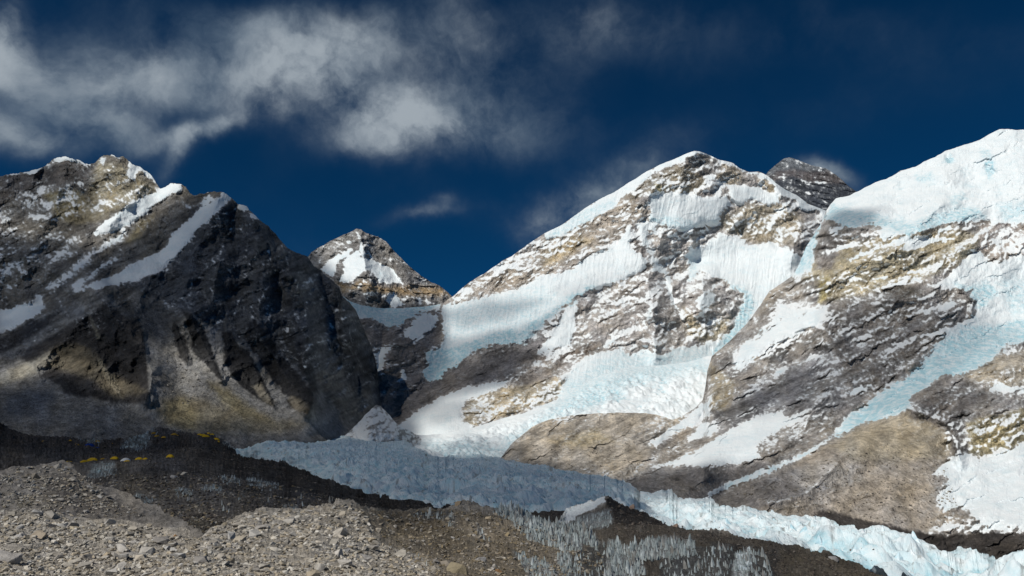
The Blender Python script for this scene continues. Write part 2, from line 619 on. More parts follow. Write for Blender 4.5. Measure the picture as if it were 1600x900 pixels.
    if colnoise:
        n = fbm(X / 30, Yp / 30, 5, 0.6, 91)
        n2 = fbm(X / 45, Yp / 45, 4, 0.6, 95)
        if speck:
            n3 = fbm((X * c + Yp * s_) / (wl * stx * .6), (-X * s_ + Yp * c) / (wl * .45), 5, 0.68, 92)
            n = n + 1.6 * n3 * np.clip(1.15 * soft_ - .13, 0, 1) + (1 - soft_) * .8 * fbm(X / 6, Yp / 5, 4, .75, 97)
        C = C * np.clip(1 + colnoise * 1.7 * n, 0.35, 2.0)[:, None]
        C = C * (1 + np.clip(n2, -1, 1)[:, None] * colnoise * np.array([0.25, 0.05, -0.35]))
    SS = SS - .3 * field(wx, wy, bare) * (1 - sstep(.5, .8, S))
    VIS.append((X, Yp, P.astype(np.float32)))
    # the far side of the crest: it falls away behind the skyline
    nb = 7
    d0, drop = back
    rowsb = []
    for i in range(nb, 0, -1):
        d = d0 * (i / nb) ** 1.5
        q = Pg[0].copy()
        q[:, 1] += d
        q[:, 0] *= (1 + d / q[:, 1])
        q[:, 2] -= d * drop * (0.4 + 0.6 * i / nb)
        rowsb.append(q)
    full = np.concatenate([np.stack(rowsb), Pg], 0)
    nr_, nc = full.shape[:2]

    def ext(a):
        g = a.reshape(sh + a.shape[1:])
        return np.concatenate([np.repeat(g[:1], nb, 0), g], 0).reshape((-1,) + a.shape[1:])
    idx = np.arange(nr_ * nc).reshape(nr_, nc)
    faces = np.stack([idx[:-1, :-1], idx[1:, :-1], idx[1:, 1:], idx[:-1, 1:]], -1).reshape(-1, 4)
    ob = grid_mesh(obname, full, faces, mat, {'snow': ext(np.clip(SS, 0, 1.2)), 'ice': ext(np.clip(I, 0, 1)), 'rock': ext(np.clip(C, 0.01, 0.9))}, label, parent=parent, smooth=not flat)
    SHEETS[name] = dict(ob=ob, P=Pg, px1=px1, t=t, b=b, rows=rows, D=D, n=nr)
    return ob


def on(name, x, y):
    """point of a built surface seen at x, y of the view (the sheet's own vertex grid)"""
    s = SHEETS[name]
    i = min(max((x - s['px1'][0]) / (s['px1'][1] - s['px1'][0]), 0), len(s['px1']) - 1.001)
    i0 = int(i)
    tt = s['t'][i0]
    bb = s['b'][i0]
    j = min(max((y - tt) / (bb - tt), 0), 1) * (s['rows'] - 1.001)
    j0 = int(j)
    fi, fj = i - i0, j - j0
    P = s['P']
    q = (P[j0, i0] * (1 - fi) + P[j0, i0 + 1] * fi) * (1 - fj) + (P[j0 + 1, i0] * (1 - fi) + P[j0 + 1, i0 + 1] * fi) * fj
    return Vector(q)
#@@TERRAIN
# ---- distant pyramid peak beyond the pass
sheet('C', 'mountain', 'far grey pyramid peak with a white snow fan, rising behind the icy pass',
      [(455, 425), (470, 410), (480, 402), (487, 393), (505, 383), (525, 372), (540, 366), (548, 362), (556, 358), (564, 358), (572, 364), (590, 370), (603, 377), (612, 388), (622, 398), (635, 412), (650, 425), (660, 432), (672, 440), (690, 448), (698, 455), (705, 462), (716, 480), (725, 490)],
      505, [(455, 425, 6500), (480, 402, 6700), (556, 358, 6900), (564, 400, 6450), (564, 358, 6900), (620, 398, 6800), (690, 448, 6700), (725, 490, 6500), (500, 430, 6350), (560, 440, 6150), (540, 415, 6300), (620, 440, 6250), (520, 500, 5800), (600, 500, 5800), (680, 490, 6000)],
      1.2, 120, M_FAR, (0.175, 0.165, 0.155), jag=2.2, back=(700., 0.9),
      cols=[([(525, 440), (545, 448), (565, 438), (585, 444), (600, 449), (640, 447), (690, 449), (706, 462), (640, 462), (600, 459), (560, 453), (535, 456)], (0.30, 0.20, 0.085), 5),
            ([(470, 410), (505, 383), (540, 366), (545, 385), (520, 405), (500, 420), (470, 430)], (0.21, 0.20, 0.185), 6)],
      snow=[([(536, 408), (552, 392), (560, 392), (565, 404), (573, 404), (593, 412), (614, 418), (622, 433), (630, 443), (614, 442), (597, 444), (581, 425), (572, 422), (552, 437), (540, 443), (530, 440), (537, 425), (536, 412)], 1, 2),
            ([(499, 422), (511, 408), (527, 398), (546, 390), (553, 391), (540, 402), (527, 412), (524, 422), (522, 434), (510, 428)], 1, 2),
            ([(558, 361), (563, 362), (566, 385), (573, 402), (566, 404), (561, 390)], .8, 2), ([(574, 388), (578, 395), (590, 412), (584, 414), (575, 400)], .7, 2),
            ([(601, 468), (608, 458), (618, 457), (634, 478), (614, 482)], .9, 2), ([(564, 457), (580, 455), (593, 459), (580, 462), (568, 461)], .8, 2), ([(650, 464), (656, 464), (660, 476), (654, 476)], .8, 2), ([(663, 462), (666, 462), (672, 476), (668, 476)], .8, 2), ([(560, 444), (570, 440), (566, 450), (556, 456)], .55, 2),
            ([(488, 412), (500, 402), (512, 396), (505, 408), (494, 416), (482, 418)], .5, 3), ([(540, 378), (556, 373), (557, 376), (544, 382)], .8, 1.5), ([(505, 392), (516, 386), (514, 392)], .6, 2), ([(650, 432), (662, 436), (672, 442), (660, 440)], .6, 2), ([(590, 385), (600, 392), (598, 398), (588, 392)], .45, 3)],
      facets=(1.6, 22, .55), flat=True, relief=[('r', 42, 15, 1.0, 60, 1)], strokes=[([(562, 358), (565, 400), (572, 424), (585, 450)], 34, 260), ([(605, 380), (640, 440)], 14, 90)],
      terr=(13, 5, 8), bright=1.3, snow_base=0.22, speck=(.7, 9, 2.6, 24), ledge=.25)

# ---- dark high peak behind the snow shoulder
sheet('F', 'mountain', 'dark far summit with a brown rock band peeking over the snow shoulder',
      [(1180, 300), (1190, 285), (1200, 268), (1215, 255), (1225, 248), (1233, 246), (1245, 249), (1260, 255), (1275, 260), (1290, 263), (1305, 272), (1318, 283), (1328, 292), (1337, 298), (1350, 310), (1360, 322)],
      360, [(1180, 300, 7200), (1233, 246, 7500), (1290, 263, 7450), (1337, 298, 7350), (1260, 290, 7000), (1230, 275, 7050), (1200, 350, 6300), (1260, 350, 6300), (1360, 350, 6600), (1310, 310, 6900)],
      1.2, 90, M_FAR, (0.062, 0.062, 0.068), jag=1.6, back=(700., 0.9),
      cols=[([(1185, 285), (1200, 262), (1233, 240), (1290, 258), (1310, 272), (1270, 268), (1235, 263), (1205, 272)], (0.17, 0.16, 0.15), 4),
            ([(1203, 277), (1215, 267), (1240, 265), (1270, 268), (1300, 266), (1325, 286), (1300, 286), (1260, 284), (1235, 274), (1210, 284)], (0.145, 0.105, 0.086), 4)],
      snow=[([(1272, 279), (1280, 283), (1292, 285), (1284, 288), (1276, 286)], .9, 2), ([(1232, 247), (1250, 250), (1258, 256), (1244, 254)], .6, 2), ([(1200, 270), (1212, 261), (1220, 262), (1208, 270)], .5, 2.5), ([(1278, 262), (1285, 262), (1284, 268), (1278, 268)], .6, 2), ([(1242, 275), (1256, 282), (1266, 288), (1254, 286)], .6, 2), ([(1228, 284), (1236, 281), (1236, 286)], .6, 2), ([(1260, 302), (1266, 302), (1264, 306)], .6, 2)],
      cool=(.85, .97, 1.12), grey=.3, facets=(1.4, 15, .5), flat=True, relief=[], terr=(9, 4, 10), bright=1.1, snow_base=.15, speck=(.9, 8, 2.2, 15), ledge=.2)

# ---- left massif with its cliffs and scree
A_TOP = [(-12, 276), (0, 275), (12, 273), (38, 270), (60, 264), (72, 258), (82, 249), (92, 246), (105, 245), (118, 249), (139, 257), (150, 252), (156, 246), (163, 243), (175, 241), (184, 245), (193, 243), (200, 250), (214, 258), (226, 265), (235, 272), (244, 285), (250, 295), (257, 293), (266, 287), (282, 289), (290, 292), (298, 302), (306, 306), (318, 303), (335, 298), (350, 300), (362, 308), (372, 318), (385, 322), (392, 330), (398, 336), (405, 342), (420, 354), (435, 372), (448, 385), (465, 395), (480, 400), (490, 415), (503, 425), (520, 438), (530, 449), (534, 462), (546, 472), (555, 483), (561, 495), (566, 507), (572, 525), (580, 542), (586, 558), (592, 590), (596, 640)]
A_CTRL = [(-12, 276, 3300), (105, 245, 3300), (180, 242, 3080), (250, 295, 3000), (290, 292, 2900), (345, 299, 2780), (400, 337, 2780), (480, 400, 2880), (530, 449, 3000), (565, 500, 3200), (586, 560, 3250),
          (0, 400, 2900), (100, 380, 2850), (200, 370, 2760), (0, 490, 2700), (70, 470, 2650), (300, 345, 2730), (250, 400, 2640), (170, 438, 2560),
          (165, 446, 2330), (150, 456, 2300), (75, 496, 2340), (0, 524, 2400), (60, 585, 1980), (150, 560, 1960), (200, 560, 2010), (235, 470, 2330), (240, 500, 2230), (235, 615, 1860), (150, 625, 1790),
          (330, 400, 2560), (420, 420, 2620), (400, 500, 2400), (480, 500, 2600), (540, 520, 2880), (300, 500, 2260), (265, 550, 2090), (400, 600, 2060), (480, 640, 1960), (560, 600, 2880), (520, 600, 2500),
          (0, 640, 1700), (-12, 700, 1450), (150, 660, 1640), (300, 680, 1690), (400, 690, 1740), (500, 690, 1840), (596, 690, 2600), (596, 640, 2900), (300, 720, 1560), (500, 720, 1700)]
RIBC = (0.036, 0.034, 0.033)
SCREE = (0.24, 0.222, 0.198)
ASM = [([(-20, 590), (60, 562), (90, 556), (60, 590), (170, 632), (236, 628), (228, 540), (215, 470), (255, 475), (270, 500), (276, 540), (292, 572), (300, 555), (348, 600), (356, 585), (420, 634), (480, 650), (500, 615), (520, 635), (550, 660), (600, 670), (600, 730), (-20, 730)], 1, 8)]
GSM = [([(975, 752), (1020, 732), (1130, 730), (1225, 728), (1300, 695), (1345, 664), (1420, 640), (1478, 668), (1470, 740), (1470, 840), (1200, 850), (960, 800)], .84, 8)]
sheet('A', 'mountain', 'shadowed dark massif with ochre summit crags, snow gullies and long scree fans',
      A_TOP, 720, A_CTRL, 1.45, 330, M_MID, (0.165, 0.145, 0.12), jag=5.5, back=(350., 1.0),
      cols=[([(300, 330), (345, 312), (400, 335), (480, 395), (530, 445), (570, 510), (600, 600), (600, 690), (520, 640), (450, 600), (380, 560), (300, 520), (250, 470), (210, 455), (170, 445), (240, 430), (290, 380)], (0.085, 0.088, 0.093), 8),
            ([(480, 600), (520, 560), (560, 590), (590, 640), (560, 660), (520, 640)], (0.14, 0.13, 0.115), 10),
            ([(65, 300), (110, 295), (150, 315), (150, 340), (120, 350), (90, 340)], (0.25, 0.20, 0.10), 8),
            ([(150, 250), (195, 258), (235, 285), (248, 300), (200, 322), (150, 345), (110, 345), (140, 300)], (0.25, 0.205, 0.125), 8),
            ([(240, 335), (235, 345), (215, 375), (195, 380), (215, 350)], (0.25, 0.20, 0.11), 6),
            ([(0, 275), (60, 265), (105, 247), (150, 255), (130, 290), (60, 300), (0, 320)], (0.115, 0.10, 0.09), 8),
            ([(-20, 520), (40, 498), (75, 492), (150, 452), (175, 446), (215, 460), (238, 500), (232, 560), (245, 620), (330, 640), (540, 660), (600, 672), (600, 730), (-20, 730)], SCREE, 5),
            ([(160, 450), (210, 458), (225, 480), (228, 520), (215, 520), (190, 480)], (0.10, 0.09, 0.075), 8),
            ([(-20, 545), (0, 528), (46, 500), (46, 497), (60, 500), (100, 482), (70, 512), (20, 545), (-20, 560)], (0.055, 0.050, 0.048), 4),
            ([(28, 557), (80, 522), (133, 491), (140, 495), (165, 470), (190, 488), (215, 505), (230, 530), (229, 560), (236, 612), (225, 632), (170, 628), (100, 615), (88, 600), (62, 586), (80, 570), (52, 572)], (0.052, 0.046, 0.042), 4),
            ([(55, 570), (80, 545), (110, 535), (150, 550), (172, 582), (232, 612), (180, 622), (140, 590), (95, 578), (75, 572)], (0.135, 0.108, 0.068), 6),
            ([(150, 560), (158, 565), (185, 600), (192, 622), (186, 618), (165, 590)], (0.26, 0.215, 0.14), 2.5),
            ([(-20, 590), (40, 568), (75, 552), (88, 556), (60, 582), (0, 606), (-20, 612)], (0.29, 0.26, 0.205), 5),
            ([(140, 492), (146, 500), (157, 528), (153, 530), (143, 508)], (0.2, 0.175, 0.13), 2),
            ([(10, 620), (40, 608), (85, 612), (88, 628), (50, 650), (12, 648)], (0.15, 0.15, 0.15), 6),
            ([(240, 625), (300, 640), (380, 660), (340, 672), (270, 665), (245, 645)], (0.26, 0.21, 0.12), 8),
            ([(330, 600), (365, 605), (420, 650), (430, 672), (380, 655), (345, 625)], (0.24, 0.19, 0.115), 8),
            ([(206, 457), (241, 466), (262, 476), (285, 486), (305, 494), (330, 512), (352, 520), (372, 534), (400, 558), (425, 592), (450, 622), (480, 648), (470, 680), (230, 660), (234, 615), (230, 562), (224, 518), (212, 480)], SCREE, 3),
            ([(206, 457), (262, 476), (290, 490), (285, 520), (262, 540), (240, 530), (224, 518), (212, 480)], (0.135, 0.13, 0.122), 10),
            ([(503, 610), (516, 621), (537, 640), (552, 654), (537, 678), (470, 678), (478, 649), (487, 640)], (0.20, 0.19, 0.175), 3),
            ([(240, 636), (300, 622), (400, 648), (480, 662), (440, 676), (330, 676), (260, 668)], (0.26, 0.215, 0.14), 10), ([(255, 625), (290, 620), (312, 650), (300, 672), (265, 660)], (0.29, 0.23, 0.12), 10), ([(325, 596), (352, 606), (400, 640), (425, 660), (380, 655), (345, 628)], (0.27, 0.215, 0.115), 8),
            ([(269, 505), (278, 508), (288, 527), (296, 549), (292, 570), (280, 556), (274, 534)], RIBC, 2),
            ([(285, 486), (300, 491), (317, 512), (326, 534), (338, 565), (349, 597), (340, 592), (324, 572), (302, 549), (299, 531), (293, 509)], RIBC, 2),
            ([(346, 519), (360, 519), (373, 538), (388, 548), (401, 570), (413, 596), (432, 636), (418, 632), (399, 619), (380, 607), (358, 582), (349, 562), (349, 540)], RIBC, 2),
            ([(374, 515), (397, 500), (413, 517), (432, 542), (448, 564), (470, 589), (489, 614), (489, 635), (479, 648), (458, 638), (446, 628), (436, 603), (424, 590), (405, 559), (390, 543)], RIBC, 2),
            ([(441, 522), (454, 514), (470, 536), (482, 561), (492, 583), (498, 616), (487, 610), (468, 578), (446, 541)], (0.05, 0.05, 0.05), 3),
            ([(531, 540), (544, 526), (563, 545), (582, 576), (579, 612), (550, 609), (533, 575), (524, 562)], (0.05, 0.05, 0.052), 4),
            ([(519, 609), (545, 612), (580, 614), (582, 640), (552, 650), (535, 636)], (0.15, 0.14, 0.125), 5),
            ([(448, 622), (462, 620), (482, 632), (486, 642), (479, 648), (456, 638)], (0.20, 0.165, 0.115), 3), ([(392, 604), (408, 600), (430, 634), (416, 630)], (0.17, 0.145, 0.105), 3),
            ([(400, 562), (409, 573), (425, 595), (438, 614), (452, 620), (447, 632), (433, 637), (421, 610), (408, 588)], (0.26, 0.24, 0.21), 2)],
      snow=[([(78, 252), (92, 243), (105, 242), (118, 246), (141, 255), (140, 258), (118, 254), (100, 250), (88, 252)], 1, 1.5),
            ([(36, 272), (36, 267), (60, 261), (73, 255), (66, 264), (55, 270), (45, 272)], .9, 1.5), ([(8, 276), (10, 272), (36, 268), (34, 272)], .8, 1.5),
            ([(200, 249), (214, 256), (228, 263), (237, 272), (245, 286), (236, 280), (226, 271), (216, 265), (212, 272), (214, 286), (205, 281), (196, 272), (202, 262)], .95, 2),
            ([(155, 246), (164, 240), (167, 250), (161, 257), (154, 253)], .75, 2.5), ([(173, 239), (186, 244), (186, 248), (174, 245)], .8, 2),
            ([(250, 294), (266, 285), (284, 288), (287, 298), (272, 303), (255, 314), (238, 324), (225, 337), (210, 346), (195, 355), (172, 364), (150, 370), (146, 366), (160, 350), (180, 336), (205, 318), (225, 305), (242, 301)], 1, 3),
            ([(195, 354), (200, 364), (192, 377), (168, 389), (150, 394), (163, 380), (183, 366)], .75, 4),
            ([(118, 364), (137, 378), (120, 396), (90, 412), (60, 432), (30, 442), (10, 450), (20, 435), (50, 425), (75, 405), (95, 385)], .56, 8),
            ([(147, 391), (142, 410), (122, 426), (102, 441), (85, 452), (68, 452), (90, 435), (110, 418), (130, 400)], .66, 5),
            ([(182, 398), (187, 405), (167, 420), (142, 441), (122, 454), (103, 452), (130, 432), (155, 415)], .7, 4),
            ([(346, 299), (362, 304), (357, 318), (346, 325), (335, 335), (320, 350), (302, 365), (307, 370), (292, 382), (285, 393), (264, 411), (242, 426), (216, 438), (186, 446), (150, 452), (128, 452), (148, 438), (174, 431), (200, 417), (224, 404), (250, 394), (259, 385), (264, 370), (280, 357), (300, 339), (312, 324), (330, 314), (345, 308)], .97, 3),
            ([(315, 313), (325, 306), (338, 310), (330, 320), (318, 326), (310, 321)], .8, 3), ([(365, 328), (375, 316), (386, 320), (390, 327), (380, 331)], .95, 2), ([(388, 332), (397, 334), (404, 343), (392, 339)], .9, 2),
            ([(278, 314), (290, 316), (302, 322), (296, 326), (282, 320)], .6, 3),
            ([(-20, 487), (0, 485), (15, 482), (40, 475), (60, 468), (68, 480), (60, 491), (46, 499), (25, 511), (8, 517), (-20, 526)], 1, 3), ([(55, 460), (67, 463), (72, 482), (60, 486)], .75, 4),
            ([(-10, 330), (25, 321), (29, 336), (10, 352), (-10, 352)], .56, 6), ([(36, 331), (60, 331), (92, 345), (70, 343), (45, 341)], .66, 4), ([(-10, 345), (15, 340), (18, 348), (-10, 356)], .6, 4),
            ([(20, 292), (130, 272), (150, 330), (100, 345), (10, 345)], .40, 12), ([(150, 262), (235, 285), (248, 300), (180, 330), (140, 330)], .36, 10), ([(-10, 350), (90, 360), (110, 400), (-10, 480)], .36, 16),
            ([(232, 470), (240, 465), (236, 478)], .5, 3), ([(410, 458), (414, 458), (418, 492), (414, 492)], .50, 2), ([(422, 470), (426, 470), (424, 505), (420, 505)], .50, 2), ([(435, 440), (439, 440), (446, 462), (442, 462)], .50, 2), ([(450, 500), (454, 500), (450, 520), (446, 520)], .50, 2), ([(478, 470), (482, 470), (478, 500), (474, 500)], .50, 2), ([(503, 460), (507, 460), (500, 492), (496, 492)], .50, 2), ([(510, 500), (514, 500), (522, 512), (518, 512)], .50, 2), ([(543, 512), (547, 512), (552, 540), (548, 540)], .50, 2), ([(394, 480), (398, 480), (394, 500), (390, 500)], .50, 2), ([(370, 470), (374, 470), (368, 492), (364, 492)], .50, 2), ([(328, 450), (332, 450), (338, 470), (334, 470)], .50, 2), ([(298, 440), (302, 440), (298, 462), (294, 462)], .50, 2), ([(343, 500), (347, 500), (332, 512), (328, 512)], .50, 2), ([(378, 531), (382, 531), (398, 534), (394, 534)], .50, 2), ([(468, 536), (472, 536), (490, 538), (486, 538)], .50, 2), ([(360, 420), (364, 420), (358, 440), (354, 440)], .50, 2), ([(444, 400), (448, 400), (454, 420), (450, 420)], .50, 2), ([(418, 385), (422, 385), (426, 410), (422, 410)], .50, 2), ([(494, 548), (498, 548), (490, 560), (486, 560)], .50, 2), ([(528, 470), (532, 470), (526, 490), (522, 490)], .50, 2), ([(558, 560), (562, 560), (568, 580), (564, 580)], .50, 2), ([(464, 440), (468, 440), (464, 462), (460, 462)], .50, 2), ([(348, 380), (352, 380), (344, 398), (340, 398)], .50, 2), ([(386, 372), (390, 372), (386, 392), (382, 392)], .50, 2), ([(250, 468), (262, 470), (264, 482), (256, 476)], .5, 3), ([(370, 530), (386, 531), (386, 534), (372, 534)], .55, 3), ([(470, 535), (488, 536), (486, 546), (474, 544)], .42, 5), ([(495, 525), (515, 528), (515, 545), (500, 540)], .4, 5), ([(535, 530), (550, 530), (548, 545), (538, 543)], .42, 4), ([(410, 470), (420, 465), (420, 500), (412, 500)], .4, 5)],
      cool=(.95, 1.0, 1.06), grey=.12, facets=(1.7, 72, 1.45), flat=True, relief=[('r', 70, 13.8, 0.8, 62, 3)],
      strokes=[([(150, 454), (185, 500), (228, 560), (238, 612)], 45, 130), ([(135, 492), (90, 540), (55, 572)], 30, 90), ([(400, 340), (440, 430), (470, 520), (485, 640)], 40, 110), ([(345, 302), (300, 400), (285, 470)], 34, 70), ([(395, 340), (410, 420), (402, 520)], 36, 80), ([(450, 385), (472, 470), (490, 560)], 34, 80), ([(530, 450), (545, 540), (575, 640)], 30, 80), ([(430, 372), (438, 460), (452, 520)], 24, -45), ([(500, 425), (515, 500), (505, 600)], 26, -50), ([(274, 507), (294, 566)], 8, 22), ([(296, 492), (346, 594)], 10, 30), ([(354, 521), (390, 560), (426, 632)], 14, 34), ([(388, 508), (430, 560), (482, 640)], 16, 45), ([(450, 518), (494, 612)], 12, 30), ([(545, 530), (572, 605)], 16, 40), ([(345, 400), (330, 470), (290, 500)], 30, 90), ([(240, 430), (215, 470)], 24, 60),
               ([(180, 243), (215, 300), (170, 350)], 30, 70), ([(105, 247), (90, 320), (40, 400)], 34, 80)],
      snow_base=.10, speck=(.75, 13, 3.2, -24), ledge=.30, terr=(17, 3.4, -24), colnoise=.46, bright=1.15, smooth=ASM, bare=[([(-20, 560), (240, 500), (300, 500), (420, 560), (600, 660), (600, 730), (-20, 730)], 1, 12)])

# ---- central mountain, pass and hanging glaciers
E_TOP = [(505, 440), (520, 448), (533, 461), (548, 471), (565, 477), (590, 481), (620, 482), (650, 480), (680, 477), (692, 474), (700, 468), (712, 460), (722, 450), (735, 440), (760, 425), (785, 408), (800, 400), (830, 378), (850, 365), (880, 350), (910, 328), (935, 312), (960, 300), (985, 284), (1010, 268), (1030, 258), (1050, 250), (1070, 241), (1085, 236), (1092, 236), (1105, 241), (1120, 248), (1145, 255), (1155, 262), (1170, 269), (1185, 268), (1200, 275), (1212, 286), (1225, 295), (1245, 305), (1262, 318), (1280, 325), (1290, 329), (1310, 338), (1330, 350)]
E_CTRL = [(505, 440, 3650), (533, 461, 3700), (600, 482, 3900), (680, 477, 3950), (722, 450, 4000), (800, 400, 4150), (935, 312, 4350), (1090, 236, 4500), (1200, 275, 4700), (1290, 329, 4850), (1330, 350, 4900),
          (1100, 300, 4330), (1000, 330, 4220), (920, 400, 4050), (1050, 340, 4200), (1060, 360, 4130), (1200, 340, 4420), (1250, 380, 4300), (1090, 408, 4330), (1150, 400, 4300), (1240, 430, 4130), (1100, 455, 3950), (1180, 480, 4050), (990, 410, 4000), (1030, 420, 4100), (1000, 455, 3850), (900, 450, 3850), (830, 450, 3900), (750, 480, 3800), (710, 520, 3650), (680, 590, 3430), (700, 615, 3150), (800, 540, 3520), (850, 560, 3400), (760, 630, 2950), (850, 620, 3000), (1000, 540, 3480), (1110, 545, 3750), (920, 540, 3420),
          (640, 505, 3650), (600, 525, 3540), (590, 580, 3300), (620, 630, 3150), (580, 650, 2950), (580, 690, 2700), (700, 680, 2600), (900, 640, 2900), (1100, 600, 3400), (1100, 690, 2900), (520, 690, 2700), (1300, 500, 4200), (1300, 690, 3300)]
GREYR = (0.215, 0.195, 0.175)
